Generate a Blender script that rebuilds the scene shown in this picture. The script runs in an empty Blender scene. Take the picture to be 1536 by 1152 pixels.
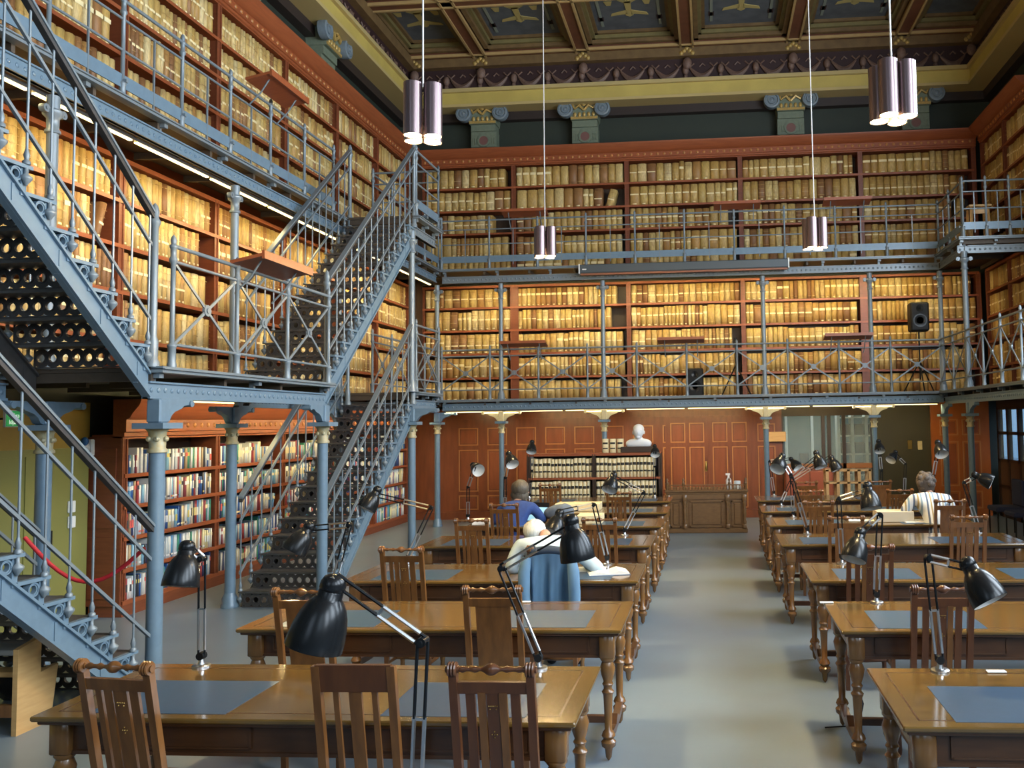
import bpy, bmesh, math, random
from math import sin, cos, pi, radians, atan2, sqrt
from mathutils import Vector, Matrix
import numpy as np

sc = bpy.context.scene
COL = sc.collection

# ------------------------------------------------------------------ camera
CAM = Vector((0.0, 0.0, 2.0))
YAW, PITCH, ROLL, FPX, PX, PY = .0784, .0615, -.0161, 1300.0, 963.0, 552.3   # measured for a 1536 x 1152 frame
_fw = Vector((-sin(YAW)*cos(PITCH), cos(YAW)*cos(PITCH), sin(PITCH)))
_rt0 = Vector((cos(YAW), sin(YAW), 0)); _up0 = _rt0.cross(_fw)
_rt = _rt0*cos(ROLL) + _up0*sin(ROLL); _up = _up0*cos(ROLL) - _rt0*sin(ROLL)
cd = bpy.data.cameras.new('camera'); cam = bpy.data.objects.new('camera', cd); COL.objects.link(cam)
M = Matrix.Identity(4)
for i in range(3):
    M[i][0], M[i][1], M[i][2], M[i][3] = _rt[i], _up[i], -_fw[i], CAM[i]
cam.matrix_world = M
cd.sensor_fit = 'HORIZONTAL'; cd.sensor_width = 36.0; cd.lens = FPX/1536*36.0
cd.shift_x = (768-PX)/1536; cd.shift_y = (PY-576)/1536
cd.clip_start = 0.05; cd.clip_end = 200
sc.camera = cam

def at(u, v, x=None, y=None, z=None):
    """point of the room seen at a measured spot of the photograph, on the plane x=, y= or z="""
    d = _rt*((u-PX)/FPX) - _up*((v-PY)/FPX) + _fw
    k, val = (0, x) if x is not None else (1, y) if y is not None else (2, z)
    return CAM + d*((val-CAM[k])/d[k])

# ------------------------------------------------------------------ world, exposure
sc.view_settings.view_transform = 'Standard'
try: sc.view_settings.look = 'None'
except Exception: pass
sc.view_settings.gamma = 1.0; sc.view_settings.use_curve_mapping = False
sc.view_settings.exposure = 0.22
w = bpy.data.worlds.new('sky'); sc.world = w; w.use_nodes = True
wn = w.node_tree.nodes; wl = w.node_tree.links
bg = wn['Background']
sky = wn.new('ShaderNodeTexSky'); sky.sky_type = 'HOSEK_WILKIE'; sky.turbidity = 4.0; sky.sun_direction = (0.3, -0.4, 0.85)
wl.new(sky.outputs[0], bg.inputs[0]); bg.inputs[1].default_value = 7.0
sc.cycles.use_denoising = True
sc.cycles.max_bounces = 6; sc.cycles.diffuse_bounces = 2; sc.cycles.glossy_bounces = 3
sc.cycles.transmission_bounces = 4; sc.cycles.transparent_max_bounces = 6
sc.cycles.caustics_reflective = False; sc.cycles.caustics_refractive = False
sc.cycles.sample_clamp_indirect = 4.0

def area(name, loc, direction, sx, sy, power, color, spread=180):
    ld = bpy.data.lights.new(name, 'AREA'); ld.shape = 'RECTANGLE'; ld.size = sx; ld.size_y = sy
    ld.energy = power; ld.color = color; ld.spread = radians(spread)
    o = bpy.data.objects.new(name, ld); COL.objects.link(o); o.location = loc
    o.rotation_euler = Vector(direction).to_track_quat('-Z', 'Y').to_euler()
    return o
DAY = (0.76, 0.88, 1.0); WARM = (1.0, 0.78, 0.36)
# daylight through the tall windows of the right-hand wall and of the wall behind the camera
for wy in (-3.2, 1.2, 5.6, 10.0):
    o = area('window_daylight', (5.85, wy, 5.7), (-1, 0, -0.12), 2.4, 4.8, 640, DAY)
for wx in (-3.6, 2.9):
    o = area('window_daylight', (wx, -5.8, 5.7), (0, 1, -0.08), 2.6, 4.8, 80, DAY)
# ------------------------------------------------------------------ mesh helpers
class MB:
    """collects shapes and links them as ONE mesh object"""
    def __init__(s): s.v = []; s.f = []; s.m = []; s.s = []
    def add(s, vs, fs, mi=0, smooth=False):
        b = len(s.v); s.v += [tuple(p) for p in vs]
        for f in fs: s.f.append([b+i for i in f]); s.m.append(mi); s.s.append(smooth)
        return s
    def box(s, a, b, mi=0):
        x0, y0, z0 = a; x1, y1, z1 = b
        return s.add([(x0,y0,z0),(x1,y0,z0),(x1,y1,z0),(x0,y1,z0),(x0,y0,z1),(x1,y0,z1),(x1,y1,z1),(x0,y1,z1)],
                     [(0,3,2,1),(4,5,6,7),(0,1,5,4),(1,2,6,5),(2,3,7,6),(3,0,4,7)], mi)
    def bbox(s, a, b, r, mi=0):
        """box with its upright and top edges chamfered"""
        x0, y0, z0 = a; x1, y1, z1 = b
        def ring(i, z): return [(x0+i+r*(k==0), y0+i, z) for k in (0,)]
        o = [(x0+r,y0),(x1-r,y0),(x1,y0+r),(x1,y1-r),(x1-r,y1),(x0+r,y1),(x0,y1-r),(x0,y0+r)]
        cx, cy = (x0+x1)/2, (y0+y1)/2
        def sh(p): return (p[0]+(r if p[0] < cx else -r)*.7, p[1]+(r if p[1] < cy else -r)*.7)
        i = [sh(p) for p in o]
        vs = [(x,y,z0+r) for x,y in o]+[(x,y,z1-r) for x,y in o]+[(x,y,z1) for x,y in i]+[(x,y,z0) for x,y in i]
        fs = [[k,(k+1)%8,8+(k+1)%8,8+k] for k in range(8)]+[[8+k,8+(k+1)%8,16+(k+1)%8,16+k] for k in range(8)]
        fs += [[24+k,24+(k+1)%8,(k+1)%8,k] for k in range(8)]+[[16+k for k in range(8)],[24+k for k in range(7,-1,-1)]]
        return s.add(vs, fs, mi)
    def bar(s, p, q, w, h, mi=0, up=(0,0,1)):
        """rectangular bar from p to q, w across, h along up"""
        p = Vector(p); q = Vector(q); d = (q-p).normalized(); up = Vector(up)
        if abs(d.dot(up)) > .999: up = Vector((0,1,0))
        a = d.cross(up).normalized()*(w/2); b = a.cross(d).normalized()*(h/2)
        vs = [p-a-b, p+a-b, p+a+b, p-a+b, q-a-b, q+a-b, q+a+b, q-a+b]
        return s.add(vs, [(0,1,2,3),(7,6,5,4),(0,4,5,1),(1,5,6,2),(2,6,7,3),(3,7,4,0)], mi)
    def tube(s, pts, r, n=8, mi=0, cap=True):
        pts = [Vector(p) for p in pts]; rs = r if isinstance(r, (list, tuple)) else [r]*len(pts)
        vs = []; L = len(pts); ref = None
        for i, p in enumerate(pts):
            d = (pts[min(i+1, L-1)]-pts[max(i-1, 0)]).normalized()
            if ref is None:
                ref = Vector((0,0,1)) if abs(d.z) < .9 else Vector((0,1,0))
            a = d.cross(ref).normalized(); b = a.cross(d).normalized(); ref = b
            for k in range(n):
                t = 2*pi*k/n; vs.append(p+(a*cos(t)+b*sin(t))*rs[i])
        fs = [[i*n+k, i*n+(k+1)%n, (i+1)*n+(k+1)%n, (i+1)*n+k] for i in range(L-1) for k in range(n)]
        s.add(vs, fs, mi, True)
        if cap:
            s.add(vs[:n], [list(range(n))[::-1]], mi); s.add(vs[-n:], [list(range(n))], mi)
        return s
    def lathe(s, prof, o=(0,0,0), n=16, mi=0, mat=None, smooth=True, caps=True):
        """prof: (r, h) pairs from bottom to top, about the z axis (or mat)"""
        vs = []; mat = mat or Matrix.Translation(Vector(o))
        for r, h in prof:
            for k in range(n):
                t = 2*pi*k/n; vs.append(mat @ Vector((r*cos(t), r*sin(t), h)))
        fs = [[i*n+k, i*n+(k+1)%n, (i+1)*n+(k+1)%n, (i+1)*n+k] for i in range(len(prof)-1) for k in range(n)]
        s.add(vs, fs, mi, smooth)
        if not caps: return s
        if prof[0][0] > 1e-5: s.add(vs[:n], [list(range(n))[::-1]], mi)
        if prof[-1][0] > 1e-5: s.add(vs[-n:], [list(range(n))], mi)
        return s
    def ball(s, c, r, n=10, m=6, mi=0, sc_=(1,1,1)):
        vs = []
        for i in range(m+1):
            t = pi*i/m
            for k in range(n):
                p = 2*pi*k/n; vs.append((c[0]+r*sc_[0]*sin(t)*cos(p), c[1]+r*sc_[1]*sin(t)*sin(p), c[2]+r*sc_[2]*cos(t)))
        fs = [[i*n+k, (i+1)*n+k, (i+1)*n+(k+1)%n, i*n+(k+1)%n] for i in range(m) for k in range(n)]
        return s.add(vs, fs, mi, True)
    def prism(s, poly, d0, d1, axis='y', mi=0):
        """2-D polygon swept along an axis: x: poly=(y,z); y: poly=(x,z); z: poly=(x,y)"""
        def P(a, b, d): return (d,a,b) if axis == 'x' else (a,d,b) if axis == 'y' else (a,b,d)
        n = len(poly); vs = [P(a,b,d0) for a,b in poly]+[P(a,b,d1) for a,b in poly]
        fs = [list(range(n))[::-1], [n+k for k in range(n)]]+[[k,(k+1)%n,n+(k+1)%n,n+k] for k in range(n)]
        return s.add(vs, fs, mi)
    def ring(s, c, r0, r1, d0, d1, axis='y', n=14, mi=0):
        """flat ring (annulus) of thickness d0..d1 along axis"""
        def P(a, b, d): return (d,c[0]+a,c[1]+b) if axis == 'x' else (c[0]+a,d,c[1]+b) if axis == 'y' else (c[0]+a,c[1]+b,d)
        vs = []
        for r, d in ((r0,d0),(r1,d0),(r1,d1),(r0,d1)):
            vs += [P(r*cos(2*pi*k/n), r*sin(2*pi*k/n), d) for k in range(n)]
        fs = [[q*n+k, q*n+(k+1)%n, ((q+1)%4)*n+(k+1)%n, ((q+1)%4)*n+k] for q in range(4) for k in range(n)]
        return s.add(vs, fs, mi)
    def xf(s, mat):
        s.v = [tuple(mat @ Vector(p)) for p in s.v]; return s
    def build(s, name, mats, parent=None, loc=None, rot=None, fix=True):
        me = bpy.data.meshes.new(name); me.from_pydata(s.v, [], s.f)
        for m in (mats if isinstance(mats, (list, tuple)) else [mats]): me.materials.append(m)
        me.polygons.foreach_set('material_index', s.m); me.polygons.foreach_set('use_smooth', s.s)
        if fix:
            bm = bmesh.new(); bm.from_mesh(me); bmesh.ops.recalc_face_normals(bm, faces=bm.faces); bm.to_mesh(me); bm.free()
        if any(s.s):
            try: me.set_sharp_from_angle(angle=radians(50))
            except Exception: pass
        o = bpy.data.objects.new(name, me); COL.objects.link(o)
        if parent is not None: o.parent = parent
        if loc is not None: o.location = loc
        if rot is not None: o.rotation_euler = rot
        return o

def tag(o, label=None, cat=None, group=None, kind=None):
    for k, v in (('label', label), ('category', cat), ('group', group), ('kind', kind)):
        if v: o[k] = v
    return o
def thing(name, label, cat, loc=(0,0,0), rz=0, group=None, kind=None):
    o = bpy.data.objects.new(name, None); COL.objects.link(o)
    o.location = loc; o.rotation_euler = (0,0,rz); o.empty_display_size = .1
    return tag(o, label, cat, group, kind)
def struct(name, mb, mats): return tag(mb.build(name, mats), kind='structure')
def copy_tree(o, parent=None):
    c = o.copy(); COL.objects.link(c)
    if parent is not None: c.parent = parent
    for ch in list(o.children): copy_tree(ch, c)
    return c
ORD = ['first','second','third','fourth','fifth','sixth','seventh','eighth','ninth','tenth','eleventh','twelfth','thirteenth','fourteenth',
       'fifteenth','sixteenth','seventeenth','eighteenth','nineteenth','twentieth'] + ['%dth' % i if i % 10 > 3 or i in (111,112,113) or i % 10 == 0 else '%d%s' % (i, {1:'st',2:'nd',3:'rd'}[i % 10]) for i in range(21, 80)]

# ------------------------------------------------------------------ materials
def mat(name, col, rough=.5, metal=0., var=.0, scale=8., stretch=(1,1,1), bump=0., col2=None, spec=.5, coat=0., emit=None, estr=0., rnd=None, rndcols=None):
    """col (linear rgb); var/scale: noise towards col2; rnd 'object'|'island' picks from rndcols"""
    m = bpy.data.materials.new(name); m.use_nodes = True
    N = m.node_tree.nodes; L = m.node_tree.links; b = N['Principled BSDF']
    b.inputs['Base Color'].default_value = (*col, 1); b.inputs['Roughness'].default_value = rough; b.inputs['Metallic'].default_value = metal
    b.inputs['Specular IOR Level'].default_value = spec
    if coat: b.inputs['Coat Weight'].default_value = coat; b.inputs['Coat Roughness'].default_value = .12
    if emit: b.inputs['Emission Color'].default_value = (*emit, 1); b.inputs['Emission Strength'].default_value = estr
    src = None
    if rnd:
        if rnd == 'object': r = N.new('ShaderNodeObjectInfo').outputs['Random']
        else: r = N.new('ShaderNodeNewGeometry').outputs['Random Per Island']
        rp = N.new('ShaderNodeValToRGB'); rp.color_ramp.interpolation = 'CONSTANT'
        el = rp.color_ramp.elements; n = len(rndcols)
        while len(el) < n: el.new(.5)
        for i, c in enumerate(rndcols): el[i].position = i/n; el[i].color = (*c, 1)
        L.new(r, rp.inputs[0]); src = rp.outputs[0]
    if var or bump:
        tc = N.new('ShaderNodeTexCoord'); mp = N.new('ShaderNodeMapping'); mp.inputs['Scale'].default_value = stretch
        L.new(tc.outputs['Object'], mp.inputs['Vector'])
        nz = N.new('ShaderNodeTexNoise'); nz.inputs['Scale'].default_value = scale; nz.inputs['Detail'].default_value = 4
        L.new(mp.outputs[0], nz.inputs['Vector'])
        if var:
            mx = N.new('ShaderNodeMix'); mx.data_type = 'RGBA'; mx.blend_type = 'MIX'
            rr = N.new('ShaderNodeMapRange'); rr.inputs[1].default_value = .35; rr.inputs[2].default_value = .65; rr.inputs[4].default_value = var
            L.new(nz.outputs['Fac'], rr.inputs[0]); L.new(rr.outputs[0], mx.inputs[0])
            if src is not None: L.new(src, mx.inputs[6])
            else: mx.inputs[6].default_value = (*col, 1)
            c2 = col2 or tuple(c*.45 for c in col); mx.inputs[7].default_value = (*c2, 1)
            src = mx.outputs[2]
        if bump:
            bp = N.new('ShaderNodeBump'); bp.inputs['Strength'].default_value = bump; bp.inputs['Distance'].default_value = .02
            L.new(nz.outputs['Fac'], bp.inputs['Height']); L.new(bp.outputs[0], b.inputs['Normal'])
    if src is not None: L.new(src, b.inputs['Base Color'])
    return m
IRON = mat('painted_blue_grey_iron', (.135,.205,.27), .34, .05, .35, 14, col2=(.09,.14,.19), spec=.5)
IRONL = mat('painted_grey_iron', (.165,.20,.225), .34, .1, .25, 14, col2=(.13,.16,.18))
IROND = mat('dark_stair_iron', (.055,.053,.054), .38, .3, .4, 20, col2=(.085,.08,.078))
CAPC = mat('grey_gilt_capital_paint', (.30,.29,.20), .45, .1, .6, 40, col2=(.36,.25,.08))
TREAD = mat('grey_tread_iron', (.10,.098,.095), .36, .3, .5, 12, col2=(.06,.058,.056))  # treads in a lighter grey than the risers
CREAM = mat('warm_lit_cream', (.60,.50,.28), .5, 0, .35, 25, col2=(.40,.32,.14))  # cream with the strip lamps' yellow glow on the back brackets put into it
WRED = mat('red_brown_case_wood', (.20,.055,.022), .42, 0, .5, 5, (1,1,8), col2=(.13,.032,.014))
WREDH = mat('red_brown_case_wood_long', (.30,.080,.027), .42, 0, .5, 5, (.6,6,6), col2=(.19,.046,.017))
WPAN = mat('panel_wood', (.20,.055,.018), .35, 0, .6, 4, (3,3,.5), col2=(.12,.03,.012))
WINLAY = mat('panel_inlay_line', (.42,.17,.05), .4)
WTAB = mat('varnished_table_wood', (.16,.088,.021), .15, 0, .7, 3, (.8,7,7), col2=(.09,.05,.013), coat=.6)
WTABD = mat('dark_table_wood', (.085,.035,.013), .3, 0, .5, 6, (1,6,6), col2=(.05,.02,.009), coat=.2)
WLEG = mat('turned_leg_wood', (.20,.095,.028), .26, 0, .5, 6, (6,6,.8), col2=(.11,.045,.016), coat=.3)
WCH = mat('chair_wood', (.185,.074,.020), .28, 0, .6, 6, (5,5,.7), col2=(.085,.033,.010), coat=.25)
WCHD = mat('dark_chair_wood', (.11,.038,.013), .32, 0, .5, 6, (5,5,.7), col2=(.06,.02,.009), coat=.2)
WPALE = mat('pale_wood', (.55,.33,.13), .45, 0, .5, 5, (1,1,7), col2=(.42,.23,.08))
WDESK = mat('carved_desk_wood', (.16,.085,.032), .35, 0, .5, 5, (2,2,6), col2=(.09,.045,.018), coat=.2)
PAD = mat('blue_grey_desk_leather', (.035,.07,.115), .36, 0, .35, 30, col2=(.028,.055,.09))
BLACK = mat('black_enamel', (.008,.009,.010), .27, 0, spec=.3)
BLACKM = mat('black_matt', (.010,.010,.011), .5, spec=.2)
CHROME = mat('brushed_steel', (.62,.62,.62), .28, 1.)
WHITE = mat('white_enamel', (.75,.74,.70), .4)
PAPER = mat('paper', (.78,.75,.68), .7, 0, .2, 40, col2=(.6,.57,.5))
GOLD = mat('gilded_plaster', (.50,.33,.10), .42, .25, .4, 30, col2=(.3,.18,.05))
BRASS = mat('brass', (.55,.36,.10), .3, 1.)
GREEN = mat('dark_green_wall', (.022,.030,.020), .65, 0, .4, 3, col2=(.016,.022,.016))
GREENL = mat('green_plaster', (.16,.19,.13), .6, 0, .4, 18, col2=(.09,.11,.08))
SLATE = mat('blue_grey_volute', (.17,.21,.24), .5, 0, .3, 30, col2=(.10,.13,.15))
OCHRE = mat('ochre_cornice', (.56,.43,.11), .5, 0, .35, 2.5, col2=(.34,.25,.07))
MAROON = mat('maroon_frieze', (.035,.014,.014), .6)
SWAG = mat('painted_garland', (.20,.12,.085), .6, 0, .5, 40, col2=(.10,.045,.035))
CEILW = mat('gilded_ceiling_wood', (.19,.115,.045), .5, 0, .5, 6, col2=(.10,.055,.025))
CEILR = mat('red_ceiling_rib', (.16,.055,.026), .5, 0, .4, 6, col2=(.09,.03,.016))
CEILB = mat('blue_ceiling_panel', (.12,.135,.15), .6, 0, .5, 4, col2=(.05,.06,.075))
CEILG = mat('pale_gold_edge', (.46,.30,.12), .45, 0, .3, 8, col2=(.34,.20,.08))
SOFFIT = mat('gallery_soffit', (.075,.055,.038), .6, .1, .4, 30, col2=(.05,.036,.026))
YWALL = mat('ochre_wall', (.34,.22,.035), .6, 0, .3, 2, col2=(.27,.18,.04))
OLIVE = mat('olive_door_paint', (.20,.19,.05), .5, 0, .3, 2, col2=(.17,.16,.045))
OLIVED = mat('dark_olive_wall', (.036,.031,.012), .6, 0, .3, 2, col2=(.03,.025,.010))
DARKW = mat('dark_brown_wood', (.035,.018,.010), .45)
STONE = mat('white_marble', (.78,.79,.80), .5, 0, .2, 6, col2=(.66,.67,.69))
LED = mat('led_strip', (1,.85,.5), .5, emit=(1.0,.76,.34), estr=2.4)
LAMPON = mat('lit_lamp_disc', (1,.95,.8), .5, emit=(1.0,.86,.50), estr=14)
TUBE = mat('brown_anodised_tube', (.17,.12,.125), .28, .75)
RED = mat('red_rope', (.50,.02,.03), .6)
NAVY = mat('navy_upholstery', (.010,.016,.05), .8)
SCREEN = mat('dark_grey_metal', (.07,.085,.095), .4, .3)
BOOKCOLS = [(.54,.35,.10),(.62,.44,.15),(.48,.30,.08),(.66,.50,.20),(.38,.20,.055),(.58,.40,.13),(.52,.36,.12),(.21,.095,.035),(.64,.48,.20),(.46,.27,.075),(.55,.38,.11),(.30,.145,.05),(.60,.42,.14),(.68,.54,.26)]
BOOK = mat('archive_leather', (.5,.3,.1), .55, 0, .55, 14, (2,2,.5), col2=(.26,.13,.045), rnd='object', rndcols=BOOKCOLS)
BOOKS = mat('archive_leather_mass', (.5,.3,.1), .55, 0, .55, 9, (3,3,1), col2=(.26,.13,.045), rnd='island', rndcols=BOOKCOLS)
LABEL = mat('pale_spine_label', (.80,.66,.36), .6)
MODCOLS = [(.68,.66,.60),(.03,.10,.30),(.10,.26,.45),(.60,.56,.45),(.35,.05,.05),(.72,.71,.68),(.04,.22,.14),(.05,.05,.06),(.22,.42,.55),(.75,.72,.60),(.40,.28,.16),(.03,.05,.14),(.66,.66,.66),(.28,.06,.08),(.70,.62,.35),(.50,.55,.58)]
MOD = mat('modern_binding', (.5,.5,.5), .4, rnd='object', rndcols=MODCOLS)
MODS = mat('modern_binding_mass', (.5,.5,.5), .4, rnd='island', rndcols=MODCOLS)
CRMB = mat('cream_binding', (.85,.72,.44), .5, 0, .4, 12, col2=(.55,.42,.22))
BLKL = mat('black_title_label', (.02,.015,.012), .5)
def glass_mat():
    m = bpy.data.materials.new('window_glass'); m.use_nodes = True
    N = m.node_tree.nodes; L = m.node_tree.links; b = N['Principled BSDF']
    b.inputs['Base Color'].default_value = (.85,.93,.95,1); b.inputs['Roughness'].default_value = .03
    t = N.new('ShaderNodeBsdfTransparent'); t.inputs[0].default_value = (.85,.93,.95,1)
    mx = N.new('ShaderNodeMixShader'); mx.inputs[0].default_value = .12
    L.new(t.outputs[0], mx.inputs[1]); L.new(b.outputs[0], mx.inputs[2]); L.new(mx.outputs[0], N['Material Output'].inputs[0])
    return m
GLASS = glass_mat()
def floor_mat():
    m = mat('grey_linoleum', (.17,.225,.275), .28, 0, .6, 1.3, col2=(.135,.17,.205), spec=.5)
    return m
FLOOR = floor_mat()
# ------------------------------------------------------------------ the room
XL, XR, YB, YF, ZC = -6.75, 6.0, 18.45, -6.0, 10.32
Z1, Z2 = 2.485, 5.09                      # tops of the two galleries
GX, GO, GR, GY = -5.42, -4.32, 4.42, 16.87  # left gallery edge, outer line of the stairs, right and back gallery edges
struct('floor', MB().box((XL-.3, YF-.3, -.2), (XR+.3, 21.5, 0)), FLOOR)
m = MB().box((XL-.25, YF, 0), (XL, YB+.2, ZC)); struct('wall_left', m, GREEN)
m = MB()                                   # back wall, open to the glazed office on the ground floor
m.box((XL, YB, 2.3), (XR, YB+.2, ZC)); m.box((XL, YB, 0), (1.45, YB+.2, 2.3)); m.box((3.35, YB, 0), (XR, YB+.2, 2.3)); struct('wall_back', m, GREEN)
WINY = (-3.2, 1.2, 5.6, 10.0)
m = MB()                                   # right wall with its tall windows
edges = [YF] + [e for y in WINY for e in (y-1.25, y+1.25)] + [YB+.2]
for i in range(0, len(edges), 2): m.box((XR, edges[i], 0), (XR+.3, min(edges[i+1], 15.55) if i == len(edges)-2 else edges[i+1], ZC))
for y in WINY: m.box((XR, y-1.25, 0), (XR+.3, y+1.25, 3.2)); m.box((XR, y-1.25, 8.2), (XR+.3, y+1.25, ZC))
m.box((XR, 15.55, 0), (XR+.3, YB+.2, 1.0)); m.box((XR, 15.55, 2.14), (XR+.3, YB+.2, ZC))
struct('wall_right', m, GREEN)
m = MB(); m.box((XL-.25, YF-.3, 0), (-5.0, YF, ZC)); m.box((-2.2, YF-.3, 0), (1.5, YF, ZC)); m.box((4.3, YF-.3, 0), (XR+.3, YF, ZC))
for x in (-5.0, 1.5): m.box((x, YF-.3, 0), (x+2.8, YF, 3.2)); m.box((x, YF-.3, 8.2), (x+2.8, YF, ZC))
struct('wall_front', m, GREEN)
nwin = 1
def window(c, horizontal, hw, z0, z1):
    global nwin
    nwin += 1
    f = MB(); g = MB()
    for k in range(-2, 3):
        a = hw*k/2; wd = .05 if abs(k) == 2 else .03
        if horizontal: f.box((c[0]+a-wd, c[1]-.05, z0), (c[0]+a+wd, c[1]+.05, z1))
        else: f.box((c[0]-.05, c[1]+a-wd, z0), (c[0]+.05, c[1]+a+wd, z1))
    for k in range(6):
        z = z0+(z1-z0)*k/5
        if horizontal: f.box((c[0]-hw, c[1]-.045, z-.03), (c[0]+hw, c[1]+.045, z+.03))
        else: f.box((c[0]-.045, c[1]-hw, z-.03), (c[0]+.045, c[1]+hw, z+.03))
    if horizontal: g.box((c[0]-hw, c[1]-.006, z0), (c[0]+hw, c[1]+.006, z1))
    else: g.box((c[0]-.006, c[1]-hw, z0), (c[0]+.006, c[1]+hw, z1))
    o = f.build('window_%d' % nwin, DARKW); tag(o, kind='structure'); g.build('glass', GLASS, o)
for y in WINY: window((XR+.15, y), False, 1.25, 3.2, 8.2)
for x in (-3.6, 2.9): window((x, YF-.15), True, 1.4, 3.2, 8.2)

# ceiling: boarded ground, ribs both ways, stepped frames and painted panels
struct('ceiling', MB().box((XL-.25, YF-.3, ZC), (XR+.3, YB+.2, ZC+.2)), CEILW)
RX = [-6.55]+[-4.82+2.235*i for i in range(5)]+[5.85]
RY = [17.98-2.4*i for i in range(11)]
m = MB()
for x in RX[1:-1]:
    m.box((x-.13, YF, 9.93), (x+.13, YB, ZC), 1)
    for s in (-1, 1): m.box((x+s*.13-.022, YF, 9.90), (x+s*.13+.022, YB, 9.96), 3)
for y in RY:
    m.box((XL, y-.13, 9.93), (XR, y+.13, ZC), 1)
    for s in (-1, 1): m.box((XL, y+s*.13-.022, 9.90), (XR, y+s*.13+.022, 9.96), 3)
for i in range(len(RX)-1):
    for j in range(4):
        x0, x1, y1, y0 = RX[i]+.16, RX[i+1]-.16, RY[j]-.16, RY[j+1]+.16
        for k in range(3):                 # stepped moulding
            t = .07*k; z = 9.99+.075*k
            for a, b in (((x0+t, y0+t, z), (x1-t, y0+t+.09, ZC)), ((x0+t, y1-t-.09, z), (x1-t, y1-t, ZC)),
                         ((x0+t, y0+t, z), (x0+t+.09, y1-t, ZC)), ((x1-t-.09, y0+t, z), (x1-t, y1-t, ZC))):
                m.box(a, b, 0 if k % 2 == 0 else 2)
struct('trim_1', m, [CEILW, CEILR, mat('green_gold_moulding', (.20,.16,.06), .5, 0, .3, 8), CEILG])
m = MB()
for i in range(len(RX)-1):
    for j in range(4):
        x0, x1, y1, y0 = RX[i]+.42, RX[i+1]-.42, RY[j]-.42, RY[j+1]+.42
        if x1-x0 < .3: x0, x1 = RX[i]+.4, RX[i+1]-.4
        m.box((x0-.03, y0-.03, ZC-.12), (x1+.03, y1+.03, ZC-.01), 0)
        cx, cy, z = (x0+x1)/2, (y0+y1)/2, ZC-.135        # a spreading motif with two arms and little urns, painted in old gold
        def P(poly, mi=1): m.prism([(cx+a*1.35, cy-.05+b*1.35) for a, b in poly], z, z+.012, 'z', mi)
        P([(-.05,-.26),(.05,-.26),(.035,.1),(-.035,.1)]); P([(-.14,-.3),(.14,-.3),(.05,-.22),(-.05,-.22)])
        for s in (-1, 1):
            P([(s*.03,.0),(s*.26,.10),(s*.28,.17),(s*.12,.13),(s*.03,.12)])
            P([(s*.22,-.28),(s*.34,-.28),(s*.31,-.16),(s*.25,-.16)]); P([(s*.42,-.30),(s*.46,-.30),(s*.46,.5),(s*.42,.5)], 2)
            P([(s*.40,.2),(s*.48,.2),(s*.48,.32),(s*.40,.32)], 3)
        P([(-.05,.1),(.05,.1),(.06,.16),(0,.21),(-.06,.16)]); P([(-.5,-.36),(.5,-.36),(.5,-.33),(-.5,-.33)], 2)
struct('trim_2', m, [CEILB, mat('old_gold_paint', (.50,.40,.15), .55), mat('grey_green_paint', (.24,.27,.22), .6), MAROON])
# ochre cornice band running round the room, dark moulding under it
def ring_band(mb, inset0, inset1, z0, z1, mi=0):
    """band standing between inset0 (deep) and inset1 (face) from the walls"""
    mb.box((XL, YB-inset1, z0), (XR, YB-inset0, z1), mi); mb.box((XL+inset0, YF, z0), (XL+inset1, YB-inset1, z1), mi); mb.box((XR-inset1, YF, z0), (XR-inset0, YB-inset1, z1), mi)
m = MB(); ring_band(m, 0, .62, 9.12, 9.20, 1); ring_band(m, 0, .55, 8.86, 9.12); ring_band(m, 0, .60, 8.80, 8.86, 1); ring_band(m, 0, .18, 8.62, 8.80, 2)
struct('trim_3', m, [OCHRE, mat('pale_gold_fillet', (.50,.38,.16), .45), mat('dark_moulding', (.03,.02,.018), .5)])
m = MB(); ring_band(m, 0, .30, 9.20, 9.78); ring_band(m, 0, .46, 9.74, 9.95, 2)
yf = YB-.30
def garland(mb, org, ux):
    """one swag with bows and a mask, along ux from org, standing out towards the room"""
    org = Vector(org); ux = Vector(ux); n = Vector((ux.y, -ux.x, 0)); pts = []
    for k in range(9):
        t = k/8; pts.append(org+ux*(.10+.50*t)+Vector((0,0,.24-.20*sin(pi*t)))+n*.03)
    mb.tube(pts, [.02,.04,.055,.065,.07,.065,.055,.04,.02], 6, 1)
    for s in (.10, .60):
        mb.tube([org+ux*(s-.08)+Vector((0,0,.34))+n*.02, org+ux*s+Vector((0,0,.26))+n*.03, org+ux*(s+.08)+Vector((0,0,.34))+n*.02], .018, 5, 1)
    mb.tube([org+ux*.30+Vector((0,0,.27))+n*.02, org+ux*.36+Vector((0,0,.33))+n*.03, org+ux*.42+Vector((0,0,.28))+n*.02], .016, 5, 1)
    c = org+n*.03
    mb.ball((c.x, c.y, c.z+.2), .075, 8, 5, 1, (1,1,1.5)); mb.ball((c.x, c.y, c.z+.06), .05, 6, 4, 1, (1,1,1.2))
k = XL+.4
while k < XR-.8: garland(m, (k, yf, 9.28), (1,0,0)); k += .7453
k = 6.0
while k < YB-.9: garland(m, (XL+.30, k, 9.28), (0,1,0)); garland(m, (XR-.30, k+.7, 9.28), (0,-1,0)); k += .7453
for x in RX:                                  # gilded shells where the ribs land
    xx = min(max(x, XL+.45), XR-.45)
    for q in range(5): m.ball((xx+(q-2)*.06, yf-.14, 9.80+.05*(2-abs(q-2))), .055, 8, 5, 3)
    m.ball((xx, yf-.10, 9.60), .10, 8, 6, 1, (1,.7,1.3))
struct('trim_4', m, [MAROON, SWAG, CEILW, GOLD])

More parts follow.
